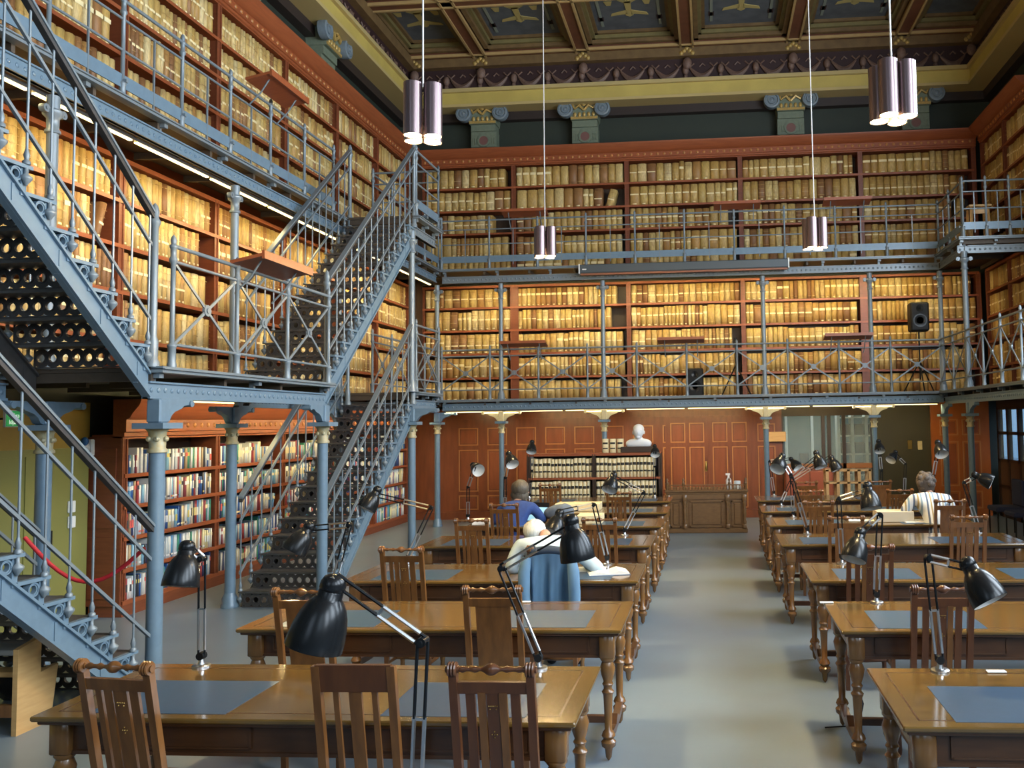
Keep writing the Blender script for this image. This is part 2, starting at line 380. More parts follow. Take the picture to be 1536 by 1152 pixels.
# ground floor: panelled back wall with a double door
yp = 18.10
m = MB(); m.box((-6.3, yp, 0), (1.45, YB, 2.32), 0); m.box((-6.3, yp-.05, 0), (1.45, yp, .16), 0); m.box((-6.3, yp-.06, 2.10), (1.45, yp, 2.2), 0)
def raised(mb, x0, x1, z0, z1, y=yp, mi=1):
    t = .022
    for a, b in (((x0,z0),(x1,z0+t)),((x0,z1-t),(x1,z1)),((x0,z0),(x0+t,z1)),((x1-t,z0),(x1,z1))): mb.box((a[0], y-.016, a[1]), (b[0], y, b[1]), mi)
    mb.box((x0+.05, y-.010, z0+.05), (x1-.05, y, z1-.05), 2)
xs = []
x = -5.35
while x < -.95:
    raised(m, x, x+.42, 1.55, 1.92); raised(m, x, x+.42, .58, 1.46); raised(m, x, x+.42, .2, .5); x += .62
for x in (.95,): raised(m, x, x+.36, 1.55, 1.92); raised(m, x, x+.36, .2, 1.46)
struct('trim_5', m, [WPAN, WINLAY, mat('panel_field_wood', (.24,.065,.022), .32, 0, .5, 4, (3,3,.5), col2=(.15,.04,.014))])
m = MB()
for x0, x1 in ((-.95, -.10), (-.08, .80)): m.box((x0, yp-.03, .02), (x1, yp, 2.06), 0)
for x0 in (-.85, -.46, .02, .42): 
    x1 = x0+.31; raised(m, x0, x1, 1.55, 1.96, yp-.03); raised(m, x0, x1, .2, 1.46, yp-.03)
d = m.build('door_1', [WPAN, WINLAY, bpy.data.materials['panel_field_wood']]); tag(d, kind='structure')
MB().tube([(-.12, yp-.06, .98), (-.12, yp-.09, 1.02), (-.12, yp-.06, 1.12)], .012, 8).box((-.14, yp-.045, .95), (-.10, yp-.03, 1.16)).build('door_handle', BRASS, d)

# glazed office behind the back wall on the right
m = MB(); m.box((1.1, 20.6, 0), (3.9, 20.8, 2.6)); m.box((.9, YB+.2, 0), (1.1, 20.8, 2.6)); m.box((3.9, YB+.2, 0), (4.1, 20.8, 2.6)); m.box((.9, YB+.2, 2.5), (4.1, 20.8, 2.7))
struct('wall_back_office', m, mat('teal_office_wall', (.085,.14,.145), .6))
m = MB(); yg = 18.2
for x in (1.45, 2.30, 2.42, 2.72, 3.30): m.box((x-.035, yg-.04, 0), (x+.035, yg+.04, 2.12))
m.box((1.42, yg-.05, 2.06), (3.36, yg+.05, 2.3)); m.box((1.42, yg-.04, .98), (3.36, yg+.04, 1.08), 1)
m.box((1.42, yg-.03, 0), (2.42, yg+.03, .98), 2)
p = m.build('window_1', [DARKW, mat('orange_transom', (.30,.11,.03), .4), OLIVED]); tag(p, kind='structure')
MB().box((1.47, yg-.005, 1.08), (3.28, yg+.005, 2.06)).box((2.44, yg-.004, .04), (3.28, yg+.004, .98)).build('glass', GLASS, p)
m = MB()
for x in (1.75, 2.35, 2.95): m.box((x-.03, 20.55, .9), (x+.03, 20.6, 2.4))
m.box((1.2, 20.55, .9), (3.6, 20.6, .96)); m.box((1.2, 20.55, 2.1), (3.6, 20.6, 2.16)); struct('trim_8', m, WHITE)
area('office_light', (2.5, 19.6, 2.45), (0,0,-1), 1.8, 1.2, 16, (.88,.97,1.0))
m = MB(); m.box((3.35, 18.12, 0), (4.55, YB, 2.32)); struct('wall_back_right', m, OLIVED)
m = MB(); m.box((4.45, 18.05, 0), (5.6, YB, 2.32), 0)
for x in (4.62, 5.06): raised(m, x, x+.36, 1.62, 1.95, 18.05); raised(m, x, x+.36, .6, 1.5, 18.05); raised(m, x, x+.36, .15, .5, 18.05)
struct('trim_6', m, [mat('orange_panel_wood', (.36,.10,.02), .35, 0, .4, 4, (3,3,.5), col2=(.26,.07,.015)), WINLAY, bpy.data.materials['panel_field_wood']])
# glazed doors in the right wall under the gallery
m = MB(); xw = 5.75
m.box((xw, 15.5, 2.12), (XR, 18.05, 2.4)); m.box((xw, 15.5, 0), (XR, 18.05, .18))
for y in (18.02, 17.45, 16.85, 16.3, 15.75): m.box((xw, y-.05, 0), (xw+.08, y+.05, 2.15))
for z in (1.66, 1.12, .6): m.box((xw, 15.5, z-.03), (xw+.08, 18.05, z+.03))
m.box((xw+.02, 15.5, .18), (xw+.06, 18.05, 1.12), 1)
p = m.build('door_2', [DARKW, mat('dim_brown_panel', (.10,.05,.03), .5)]); tag(p, kind='structure')
MB().box((xw+.03, 15.5, 1.12), (xw+.045, 18.05, 2.12)).build('glass', GLASS, p)
# left wall under the gallery: ochre wall and olive door
m = MB(); m.box((XL, 2.0, 0), (XL+.03, 8.92, 2.3)); struct('wall_left_lower', m, YWALL)
m = MB(); m.box((XL+.03, 7.0, 0), (XL+.08, 8.85, 1.82), 0)
for y0, y1 in ((7.05, 7.9), (7.98, 8.8)): m.box((XL+.08, y0, .1), (XL+.09, y1, 1.75), 0)
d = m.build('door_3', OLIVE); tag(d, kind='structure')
MB().box((XL+.09, 8.28, .84), (XL+.12, 8.31, 1.0)).build('door_handle', BLACKM, d)
# added outdoors, pale so the glazed door panes look bright: yard and facing wall
struct('added_exterior_ground', MB().box((XR+.31, -30, -.6), (60, 100, -.5)), mat('pale_paving', (.55,.54,.52), .8))
m = MB().box((18, -15, -.5), (18.5, 95, 4.6))
for k in range(14):
    m.box((17.95, -13+6.6*k, 2.4), (18, -11.4+6.6*k, 4.0), 1)
struct('added_exterior_wall', m, [mat('pale_render', (.76,.80,.80), .8), mat('added_wall_panes', (.10,.13,.15), .2)])
# ------------------------------------------------------------------ galleries, columns, stairs, railings
def iron_column(x, y, z0, z1, r, label, lower=True, caps=((0,1),(0,-1)), bmat=None, group=None):
    """cast-iron column; caps: directions of the bracket arms under the girder"""
    t = thing('iron_column', label, 'column', (x, y, z0), 0, group)
    h = z1-z0; ab = 2.035 if lower else h-.16
    MB().lathe([(r*1.7,0),(r*1.7,.03),(r*1.45,.05),(r*1.5,.10),(r*1.15,.14),(r*1.05,.16)], n=16).build('base', IRON if lower else IRONL, t)
    MB().lathe([(r*1.05,.16),(r,.3),(r*.97,ab-.22)] if lower else [(r*1.05,.16),(r,.3),(r*.95,ab)], n=16).build('shaft', IRON if lower else IRONL, t)
    if lower:
        c = MB().lathe([(r*.97,ab-.22),(r*1.25,ab-.215),(r*1.25,ab-.195),(r*1.0,ab-.18),(r*1.1,ab-.06),(r*1.45,ab-.03)], n=16)
        for k in range(6): c.ball((r*1.12*cos(k*pi/3), r*1.12*sin(k*pi/3), ab-.11), r*.38, 6, 4)
        c.build('capital', CAPC, t)
        MB().box((-r*2.1,-r*2.1,ab-.03), (r*2.1,r*2.1,ab+.015)).build('abacus', IRON, t)
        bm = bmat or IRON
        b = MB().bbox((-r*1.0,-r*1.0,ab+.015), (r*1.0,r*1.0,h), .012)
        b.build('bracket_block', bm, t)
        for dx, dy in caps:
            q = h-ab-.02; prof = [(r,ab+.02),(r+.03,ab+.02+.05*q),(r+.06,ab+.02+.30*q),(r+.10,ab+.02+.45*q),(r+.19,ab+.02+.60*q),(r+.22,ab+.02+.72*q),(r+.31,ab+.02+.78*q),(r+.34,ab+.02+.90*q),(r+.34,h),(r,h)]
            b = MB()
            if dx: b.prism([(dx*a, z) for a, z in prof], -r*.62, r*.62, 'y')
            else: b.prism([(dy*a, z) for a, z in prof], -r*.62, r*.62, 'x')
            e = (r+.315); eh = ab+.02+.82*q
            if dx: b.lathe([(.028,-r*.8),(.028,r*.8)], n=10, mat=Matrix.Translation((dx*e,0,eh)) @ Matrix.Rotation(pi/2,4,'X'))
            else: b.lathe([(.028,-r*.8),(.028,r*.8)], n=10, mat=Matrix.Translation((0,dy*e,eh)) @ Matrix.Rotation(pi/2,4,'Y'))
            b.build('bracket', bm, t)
    else:
        MB().lathe([(r*.95,ab-.16),(r*1.3,ab-.155),(r*1.3,ab-.135),(r*1.0,ab-.12),(r*1.05,ab-.03),(r*1.7,ab),(r*1.7,ab+.03),(r*1.1,ab+.05),(r*1.1,h)], n=16).build('capital', IRONL, t)
        for dx, dy in caps:
            b = MB()
            mt = Matrix.Translation((dx*r*2.1, dy*r*2.1, ab+.03)) @ (Matrix.Rotation(pi/2,4,'X') if dx else Matrix.Rotation(pi/2,4,'Y'))
            b.lathe([(.035,-.025),(.035,.025)], n=12, mat=mt).lathe([(.016,-.035),(.016,.035)], n=8, mat=mt)
            b.build('scroll', IRONL, t)
    return t
SY = (6.48, 9.38, 12.27)     # stations of the stair columns
G1 = Z1-.245                  # underside of the level-one girders
near = ('near', 'middle', 'far')
iron_column(GO, SY[0], 0, G1, .060, 'stout blue-grey iron column at the near corner of the stair platform', caps=((0,1),))
iron_column(GO, SY[1], 0, G1, .058, 'blue-grey iron column in front of the lowest treads of the far stair', caps=((0,-1),))
iron_column(GO, SY[2], 0, G1, .056, 'blue-grey iron column under the top landing of the far lower stair', caps=((1,0),))
iron_column(GX, SY[0]+.2, 0, G1, .060, 'iron column before the olive door, behind the near lower stair', caps=((0,1),(0,-1)))
iron_column(GX, SY[1]+.08, 0, G1, .058, 'iron column before the ground-floor bookcase, left of the far stair foot', caps=((0,1),(0,-1)))
iron_column(GX, SY[2], 0, G1, .056, 'iron column hidden between far stair and ground-floor bookcase', caps=((0,1),(0,-1)))
iron_column(GX, GY, 0, G1, .056, 'blue-grey iron column in the far left corner of the hall', caps=((1,0),), bmat=IRON)
BX = [-4.125, -2.082, 1.052, 3.099]
bl = ['iron column before the panelled wall, behind the black lamps on the left', 'iron column rising behind the three upright cream volumes', 'iron column right of the carved desk with cream bracket', 'iron column in front of the glazed office with cream bracket']
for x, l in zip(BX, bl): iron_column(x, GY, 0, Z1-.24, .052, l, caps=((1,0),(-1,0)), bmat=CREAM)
iron_column(GR, GY, 0, G1, .054, 'dark iron column before the orange panels in the far right corner', caps=((0,-1),))
iron_column(GR, 15.25, 0, G1, .054, 'dark iron column right of the far right corner column', caps=((0,-1),))
G2 = Z2-.30
iron_column(GX, SY[1]+.08, Z1, G2, .046, 'slim grey iron column on the platform behind the red-brown reading board', False, ((0,1),(0,-1)))
iron_column(GX, SY[0]+.2, Z1, G2, .046, 'slim iron column on the gallery behind the near upper stair', False, ((0,1),(0,-1)))
iron_column(GX, SY[2], Z1, G2, .044, 'slim iron column on the gallery seen under the far upper stair', False, ((0,1),(0,-1)))
iron_column(GX, GY, Z1, G2, .044, 'slim iron column on the first gallery in the far left corner', False, ((1,0),(0,-1)))
iron_column(GO, SY[2], Z1, G2+.05, .046, 'slim iron column carrying the top landing of the far upper stair', False, ((0,1),))
bl = ['slim iron column on the back gallery at its leftmost bay', 'slim iron column on the back gallery above the white bust', 'slim iron column on the back gallery right of its tripod', 'slim iron column on the back gallery above the glazed office']
for x, l in zip(BX, bl): iron_column(x, GY, Z1, G2, .044, l, False, ((1,0),(-1,0)))
iron_column(GR, GY, Z1, G2, .046, 'dim iron column on the back gallery right of the wall loudspeaker', False, ((-1,0),))
iron_column(GR, 15.25, Z1, G2+.06, .050, 'pale iron column under the front corner of the upper right landing', False, ((1,0),(-1,0)))

def walkway(name, label, x0, y0, x1, y1, ztop, sides, gh, gm, step=1.05):
    """iron deck; sides: edges (x or y faces) that carry a lip, a channel and a decorated girder, as (axis, value, from, to, outward)"""
    t = thing(name, label, 'gallery')
    d = MB().box((x0,y0,ztop-.035), (x1,y1,ztop), 0)
    d.build('deck', [SOFFIT], t)
    for ax, v, a, b, out in sides:
        s = MB(); g = MB(); tp = gh-.135
        def bx(mb, o0, o1, z0, z1, mi=0):
            lo, hi = min(v+o0*out, v+o1*out), max(v+o0*out, v+o1*out)
            mb.box((lo,a,z0),(hi,b,z1),mi) if ax == 'x' else mb.box((a,lo,z0),(b,hi,z1),mi)
        bx(s, .0, .10, ztop-.045, ztop+.004); bx(s, .0, .12, ztop-.02, ztop-.012)
        s.build('edge_lip', IRONL, t)
        bx(g, -.06, -.02, ztop-gh, ztop-tp); bx(g, -.07, .0, ztop-gh, ztop-gh+.02); bx(g, -.07, .0, ztop-tp-.015, ztop-tp)
        L = b-a; n = int(L/.085)
        for k in range(n):
            q = a+(k+.5)*L/n
            c = (v-.02*out, q, ztop-gh+.068) if ax == 'x' else (q, v-.02*out, ztop-gh+.068)
            g.ball(c, .022, 6, 4, 0, (.5,1,1) if ax == 'x' else (1,.5,1))
        gb = g.build('girder', gm, t)
        n = max(2, int(L/step))
        for k in range(n+1):
            q = a+.06+(L-.12)*k/n
            j = MB()
            def by(o0, o1, z0, z1, hw):
                lo, hi = min(v+o0*out, v+o1*out), max(v+o0*out, v+o1*out)
                j.box((lo,q-hw,z0),(hi,q+hw,z1)) if ax == 'x' else j.box((q-hw,lo,z0),(q+hw,hi,z1))
            by(-.05, -.01, ztop-tp, ztop-.045, .02); by(.0, .05, ztop-.085, ztop-.045, .028)
            j.build('joist_end', IRONL, t)
    # joists below the deck, each a bar of its own
    alongx = (x1-x0) > (y1-y0); Lj = (x1-x0) if alongx else (y1-y0); n = int(Lj/.9); j0 = None
    for k in range(n+1):
        q = .03+(Lj-.06)*k/n
        if j0 is None:
            j0 = (MB().box((-.02,y0,ztop-.11),(.02,y1,ztop-.036)) if alongx else MB().box((x0,-.02,ztop-.11),(x1,.02,ztop-.036))).build('joist', SOFFIT, t); c = j0
        else: c = j0.copy(); COL.objects.link(c); c.parent = t
        c.location = (x0+q,0,0) if alongx else (0,y0+q,0)
    return t
SW = 1.06                      # width of the stair wells
walkway('gallery_walkway', 'blue-grey iron walkway of the first left gallery above the coloured books', XL+.45, 2.6, GX, 18.05, Z1, [('x', GX, 9.6, 12.2, 1), ('x', GX, 2.6, 6.3, 1), ('x', GX, 12.3, GY, 1)], .245, IRON)
walkway('stair_platform', 'iron stair platform with blue girder between the two flights', GX+.02, SY[0]-.1, GO, SY[1]+.1, Z1, [('x', GO, SY[0]-.1, SY[1]+.1, 1)], .245, IRON)
walkway('gallery_walkway', 'long iron walkway of the first back gallery above the panelled wall', GX+.02, GY, 5.6, 18.05, Z1, [('y', GY, GX+.1, GR, -1)], .21, IRON)
walkway('gallery_walkway', 'dark iron walkway of the first right gallery rising at the picture edge', GR, 6.0, 5.6, GY-.02, Z1, [('x', GR, 6.0, GY, -1)], .245, IRON)
walkway('gallery_walkway', 'iron walkway of the upper left gallery with decorated blue girder', XL+.45, 2.6, GX, 18.05, Z2, [('x', GX, 2.6, GY, 1)], .25, IRON)
walkway('gallery_walkway', 'iron walkway of the upper back gallery behind the hanging lamps', GX+.02, GY, 5.6, 18.05, Z2, [('y', GY, GX+.1, GR, -1)], .27, IRONL)
walkway('gallery_landing', 'upper right iron landing with pale front edge', GR, 15.25, 5.6, GY-.02, Z2, [('y', 15.25, GR-.1, 5.6, -1), ('x', GR, 15.25, GY, -1)], .27, IRONL)
walkway('stair_landing', 'iron landing at the top of the far lower stair', GX+.02, SY[2]+.05, GO, SY[2]+1.15, Z1, [('x', GO, SY[2]+.05, SY[2]+1.15, 1)], .245, IRON)
walkway('stair_landing', 'iron landing at the top of the far upper stair', GX+.02, SY[2]+.05, GO, SY[2]+1.15, Z2, [('x', GO, SY[2]+.05, SY[2]+1.15, 1)], .27, IRONL)

def stair(y0, z0, d, n, run, rise, label, x0=GX+.15, x1=GO-.03, group=None):
    """straight iron flight climbing in direction d along y, pierced risers, rings in the side brackets"""
    t = thing('stair_flight', label, 'stairs', (0, y0, z0), 0, group)
    s = rise/run
    W = x1-x0
    rm = None; tm = None; nr = 9; cw = (W-.04)/nr
    for k in range(n):
        y, z = d*run*k, rise*k
        if rm is None:
            m = MB(); zb_, zt_ = .012, rise-.022; hc = (zt_-zb_)/2; zc = (zt_+zb_)/2; r0 = cw*.33; ct = .026
            m.box((x0+.005,-.005,.0),(x1-.005,.005,zb_)); m.box((x0+.005,-.005,zb_),(x0+.02,.005,zt_)); m.box((x1-.02,-.005,zb_),(x1-.005,.005,zt_))
            def edge(a):                                   # outline of a cell: its corners cut off, which leaves small triangles between cells
                best = 1e9
                for nx, nz, dd in ((1,0,cw/2),(-1,0,cw/2),(0,1,hc),(0,-1,hc),(.55,.835,None),(-.55,.835,None),(.55,-.835,None),(-.55,-.835,None)):
                    c = nx*cos(a)+nz*sin(a)
                    if dd is None: dd = abs(nx)*(cw/2-ct*.55)+abs(nz)*(hc-.006)
                    if c > 1e-6: best = min(best, dd/c)
                return best
            NS = 24
            for q in range(nr):
                cx = x0+.02+cw*(q+.5); vs = []
                for yy in (-.005, .005):
                    for rr in (0, 1):
                        for e in range(NS):
                            a = 2*pi*e/NS; R_ = r0 if rr == 0 else edge(a); vs.append((cx+R_*cos(a), yy, zc+R_*sin(a)))
                fs = []
                for e in range(NS):
                    f_ = (e+1) % NS; fs += [(e,f_,NS+f_,NS+e),(2*NS+e,3*NS+e,3*NS+f_,2*NS+f_),(e,2*NS+e,2*NS+f_,f_),(NS+e,NS+f_,3*NS+f_,3*NS+e)]
                m.add(vs, fs); m.ring((cx, zc), r0, r0*1.28, -.012, .012, 'y', 18)
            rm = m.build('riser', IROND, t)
            rm.location = (0,y,z)
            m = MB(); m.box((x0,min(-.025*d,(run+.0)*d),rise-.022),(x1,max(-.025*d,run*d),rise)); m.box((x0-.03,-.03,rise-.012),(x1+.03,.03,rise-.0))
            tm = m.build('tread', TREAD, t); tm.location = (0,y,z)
        else:
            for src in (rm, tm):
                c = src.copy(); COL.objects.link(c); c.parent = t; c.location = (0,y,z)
    # stringers with raised fillets
    L = n
    for xx, o in ((x0, -1), (x1, 1)):
        m = MB(); ya, za = -.02*d, -.035; yb, zb = d*run*n, -.035+rise*n
        m.prism([(ya,za-.20),(ya,za),(yb,zb),(yb,zb-.20)], xx-.012, xx+.012, 'x')
        for dz, hh in ((-.012,.022),(-.188,.022)):
            m.prism([(ya,za+dz-hh/2),(ya,za+dz+hh/2),(yb,zb+dz+hh/2),(yb,zb+dz-hh/2)], xx-.035, xx+.035, 'x')
        for k in range(0, n, 2):
            y, z = d*run*(k+.5), -.035+rise*(k+.5); m.box((xx-.018,y-.012,z-.18),(xx+.018,y+.012,z-.02))
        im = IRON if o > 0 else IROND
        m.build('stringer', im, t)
        b0 = br0 = None
        for k in range(n):
            y, z = d*run*k, rise*k
            if br0 is None:
                m = MB(); lo, hi = sorted((0, d*.045)); m.box((xx-.016,lo,-.02),(xx+.016,hi,rise-.01)); m.box((xx-.022,lo-.004,-.03),(xx+.022,hi+.004,.0))
                m.box((xx-.034,min(-.035*d,(run+.02)*d),rise-.026),(xx+.034,max(-.035*d,(run+.02)*d),rise-.002))
                cy = run*.42*d; m.ring((cy, rise*.58), .027, .045, xx-.016, xx+.016, 'x', 16); m.ring((cy, rise*.58), .036, .047, xx-.022, xx+.022, 'x', 16)
                br0 = m.build('tread_bracket', [im, IROND], t) if o > 0 else None
                if br0: br0.location = (0,y,z)
                m = MB(); hr = 1.02
                m.tube([(xx+o*.03,.02*d,rise),(xx+o*.03,.02*d,rise+hr)], .0085, 6)
                m.lathe([(.024,0),(.024,.02),(.013,.03),(.019,.06),(.009,.10)], (xx+o*.03,.02*d,rise), 8)
                m.lathe([(.004,-.12),(.015,-.105),(.036,-.075),(.036,-.06),(.013,-.04),(.013,0)], (xx+o*.03,.02*d,rise-.02), 8)
                b0 = m.build('baluster', IRONL, t); b0.location = (0,y,z)
                if not br0: br0 = b0
            else:
                for src in ((br0, b0) if o > 0 else (b0,)):
                    c = src.copy(); COL.objects.link(c); c.parent = t; c.location = (0,y,z)
        xr = xx+o*.03
        def rail(h, w, hh, name, mt_):
            MB().prism([(0,rise+h-hh/2),(0,rise+h+hh/2),(yb,rise*(n+1)+h+hh/2),(yb,rise*(n+1)+h-hh/2)], xr-w/2, xr+w/2, 'x').build(name, mt_, t)
        rail(1.04, .06, .022, 'handrail', IRONL); rail(1.005, .045, .035, 'handrail_underside', IROND); rail(.78, .022, .028, 'upper_rail', IRONL); rail(.20, .022, .028, 'lower_rail', IRONL)
        for yy, zz in (((-.04*d, 0), (yb, rise*n)) if o > 0 else ((yb, rise*n),)):
            MB().lathe([(.05,0),(.05,.04),(.036,.06),(.04,.2),(.028,.24),(.028,1.10),(.042,1.13),(.042,1.15),(.028,1.17),(.032,1.22),(.02,1.27),(.004,1.29)], (xr, yy, zz+.0), 10).build('newel_post', IRONL, t)
    return t
RUN1, RISE1 = .2215, Z1/14
RUN2, RISE2 = .2045, (Z2-Z1)/15
stair(9.44, 0, 1, 13, RUN1, RISE1, 'far lower iron stair with pierced risers climbing from the reading-room floor')
stair(9.50, Z1, 1, 14, RUN2, RISE2, 'far upper iron stair climbing from the platform to the upper gallery')
stair(6.48, 0, -1, 13, RUN1, RISE1, 'near lower iron stair seen from its side with the red rope')
stair(6.36, Z1, -1, 14, RUN2, RISE2, 'near upper iron stair whose underside shows round holes')

def railing(label, p0, p1, z, kind, posts, skip=(), out=None, cap=True):
    """gallery railing between two points; kind 'cross' (X panels) or 'bars'"""
    p0, p1 = Vector((*p0, z)), Vector((*p1, z)); D = p1-p0; L = D.length; u = D/L
    t = thing('gallery_railing', label, 'railing')
    pm = None
    for k in range(posts+1):
        if k in skip: continue
        p = p0+u*(L*k/posts)
        if pm is None:
            pm = MB().lathe([(.036,0),(.036,.03),(.03,.05),(.03,.16),(.036,.17),(.036,.185),(.019,.2),(.019,.84),(.032,.86),(.032,.88),(.022,.9),(.022,.96),(.03,.97),(.03,.99),(.018,1.0),(.024,1.03),(.016,1.06),(.004,1.075)], n=10).build('post', IRONL, t); pm.location = p
        else:
            c = pm.copy(); COL.objects.link(c); c.parent = t; c.location = p
    up = Vector((0,0,1))
    hs = (.985, .86, .19) if kind == 'cross' else (.985, .80, .50)
    for h, r in zip(hs, (.018, .013, .013)):
        MB().tube([p0+up*h, p1+up*h], r, 8).build('rail', IRONL, t)
    if kind == 'cross':
        xm = None
        for k in range(posts):
            a = p0+u*(L*k/posts); s = L/posts
            m = MB()
            m.bar(a+u*.03+up*.20, a+u*(s-.03)+up*.84, .012, .024); m.bar(a+u*.03+up*.84, a+u*(s-.03)+up*.20, .012, .024)
            c = a+u*(s/2)+up*.52; n = Vector((-u.y,u.x,0))
            mt = Matrix.Translation(c) @ n.to_track_quat('Z','Y').to_matrix().to_4x4()
            m.lathe([(.05,-.012),(.05,.012)], n=12, mat=mt); m.lathe([(.024,-.022),(.024,.022)], n=8, mat=mt)
            m.build('cross_brace', IRONL, t)
    else:
        for k in range(posts):
            a = p0+u*(L*(k+.5)/posts)
            MB().bar(a+up*.08, a+up*.80, .016, .016).build('bar', IRONL, t)
        n = Vector((-u.y,u.x,0))
        MB().bar(p0+up*.20, p1+up*.20, .012, .13).build('kick_plate', IRON, t)
        for k in range(posts+1):
            a = p0+u*(L*k/posts)
            MB().bar(a-n*.05+up*.20, a+n*.05+up*.20, .03, .03).build('stay', IRONL, t)
    return t
railing('cross-braced railing along the first left gallery behind the far stair', (GX+.03,SY[2]+1.2), (GX+.03,GY), Z1, 'cross', 4)
railing('cross-braced railing of the stair platform in front of the reading board', (GO+.04,SY[0]+.1), (GO+.04,SY[1]+.04), Z1, 'cross', 3)
railing('long cross-braced railing of the first back gallery', (GX+.1,GY-.03), (GR,GY-.03), Z1, 'cross', 10)
railing('cross-braced railing of the first right gallery at the picture edge', (GR-.04,GY), (GR-.04,6.5), Z1, 'cross', 12)
railing('cross-braced end railing of the far lower stair landing', (GO+.03,SY[2]+.1), (GO+.03,SY[2]+1.15), Z1, 'cross', 1)
railing('barred railing of the upper left gallery before the near books', (GX-.06,3.0), (GX-.06,12.2), Z2, 'bars', 10)
railing('barred railing of the upper left gallery beyond the far stair', (GX+.03,SY[2]+1.2), (GX+.03,GY), Z2, 'bars', 4)
railing('long barred railing of the upper back gallery', (GX+.1,GY-.03), (GR,GY-.03), Z2, 'bars', 10)
railing('pale barred railing on the front of the upper right landing', (GR,15.22), (5.6,15.22), Z2, 'bars', 3)
railing('barred side railing of the upper right landing', (GR,15.3), (GR,GY), Z2, 'bars', 2)
railing('barred railing at the side of the far upper landing', (GO+.03,SY[2]+.1), (GO+.03,SY[2]+1.15), Z2, 'bars', 1)
railing('barred railing at the far end of the upper stair landing', (GO+.03,SY[2]+1.15), (GX+.05,SY[2]+1.15), Z2, 'bars', 1)
# ------------------------------------------------------------------ bookcases and their books
def frame(org, rz): return Matrix.Translation(org) @ Matrix.Rotation(rz, 4, 'Z')
def bookcase(label, F, ups, boards, top, depth, cornice=None, plinth=0, upw=.035, wide=(), wood=WRED, ends=True, topboard=True):
    """local frame: x along the run, y=0 front to y=depth back, z up. ups: upright positions; boards: heights of the shelf tops"""
    t = thing('bookcase', label, 'bookcase'); t.matrix_world = F
    x0, x1 = ups[0], ups[-1]; zb = boards[0]
    MB().box((x0,depth-.02,zb-.02),(x1,depth,top)).build('back_panel', DARKW, t)
    for i, u in enumerate(ups):
        hw = upw*(2.2 if i in wide else 1)
        m = MB().box((u-hw,0,zb-.03),(u+hw,depth-.02,top)).box((u-hw-.012,-.012,zb-.03),(u-hw+.01,.0,top)).box((u+hw-.01,-.012,zb-.03),(u+hw+.012,0,top))
        m.build('upright', wood, t)
    for b in boards:
        m = MB().box((x0,.0,b-.035),(x1,depth-.02,b)).box((x0,-.014,b-.04),(x1,.0,b+.002))
        m.build('shelf', WREDH, t)
    if topboard: MB().box((x0-.02,-.01,top-.03),(x1+.02,depth,top+.02)).build('top_board', WREDH, t)
    if cornice:
        h = cornice; m = MB(); z = top
        prof = [(0,z-.02),(-.03,z),(-.03,z+.1*h),(-.05,z+.12*h),(-.05,z+.45*h),(-.09,z+.5*h),(-.12,z+.62*h),(-.20,z+.85*h),(-.22,z+h),(.10,z+h),(.10,z-.02)]
        m.prism(prof, x0-.05, x1+.05, 'x')
        n = int((x1-x0)/.14)
        for k in range(n):
            q = x0+(k+.5)*(x1-x0)/n; m.ball((q,-.05,z+.29*h), .03, 8, 5, 1, (1,.5,1))
        m.build('cornice', [WREDH, WINLAY], t)
    if plinth: MB().box((x0-.02,-.02,0),(x1+.02,depth,plinth)).build('plinth', WRED, t)
    return t

# book shapes in a unit box: x 0..1 thickness, y 0 (spine) .. 1 (back), z 0..1
def unit_book(lab=None, low=False, bands=(), rnd=.12):
    v = []; f = []; mi = []; sm = []
    pr = [(0,rnd),(.18,.025),(.5,0),(.82,.025),(1,rnd),(1,1),(0,1)]
    n = len(pr); v += [(x,y,0) for x,y in pr]+[(x,y,1) for x,y in pr]
    f += [[k,(k+1)%n,n+(k+1)%n,n+k] for k in range(n)]+[list(range(n))[::-1],[n+k for k in range(n)]]; mi += [0]*(n+2); sm += [True]*4+[False]*5
    def strip(z0, z1, out, m, x0=.0, x1=1.):
        q = [(x0,rnd-.0 if x0 == 0 else .02),(.3,.012),(.5,0),(.7,.012),(x1,rnd if x1 == 1 else .02)]
        b = len(v)
        v.extend([(x,y-out,z0) for x,y in q]); v.extend([(x,y-out,z1) for x,y in q])
        for k in range(4): f.append([b+k,b+k+1,b+6+k,b+5+k]); mi.append(m); sm.append(True)
    for z in bands: strip(z, z+.016, .02, 0, .04, .96)
    if lab: strip(lab[0], lab[1], .012, 1, .08, .92)
    if low: strip(.06, .11, .012, 1, .3, .7)
    return v, f, mi, sm
BV = [unit_book((.50,.58), True, (.25,.75)), unit_book((.55,.62), True), unit_book((.45,.52), False, (.3,.7,.85)), unit_book(None, True, (.2,.4,.6,.8)),
      unit_book((.60,.72), True), unit_book((.40,.46), True, (.6,.8)), unit_book(None, False, (.15,.85)), unit_book((.52,.57), False)]
MV = [unit_book(None, False, (), .05), unit_book((.62,.80), False, (), .05), unit_book((.10,.18), False, (), .05), unit_book((.35,.7), False, (), .04)]
def book_mesh(u, mats, name):
    me = bpy.data.meshes.new(name); me.from_pydata(u[0], [], u[1])
    for m in mats: me.materials.append(m)
    me.polygons.foreach_set('material_index', u[2]); me.polygons.foreach_set('use_smooth', u[3])
    bm = bmesh.new(); bm.from_mesh(me); bmesh.ops.recalc_face_normals(bm, faces=bm.faces); bm.to_mesh(me); bm.free()
    return me
MODLAB = mat('modern_spine_print', (.62,.62,.60), .5, rnd='object', rndcols=[(.7,.7,.66),(.05,.05,.06),(.55,.45,.12),(.6,.1,.08),(.75,.75,.75)])
BME = [book_mesh(u, [BOOK, LABEL], 'archive_volume') for u in BV]
MME = [book_mesh(u, [MOD, MODLAB], 'library_book') for u in MV]

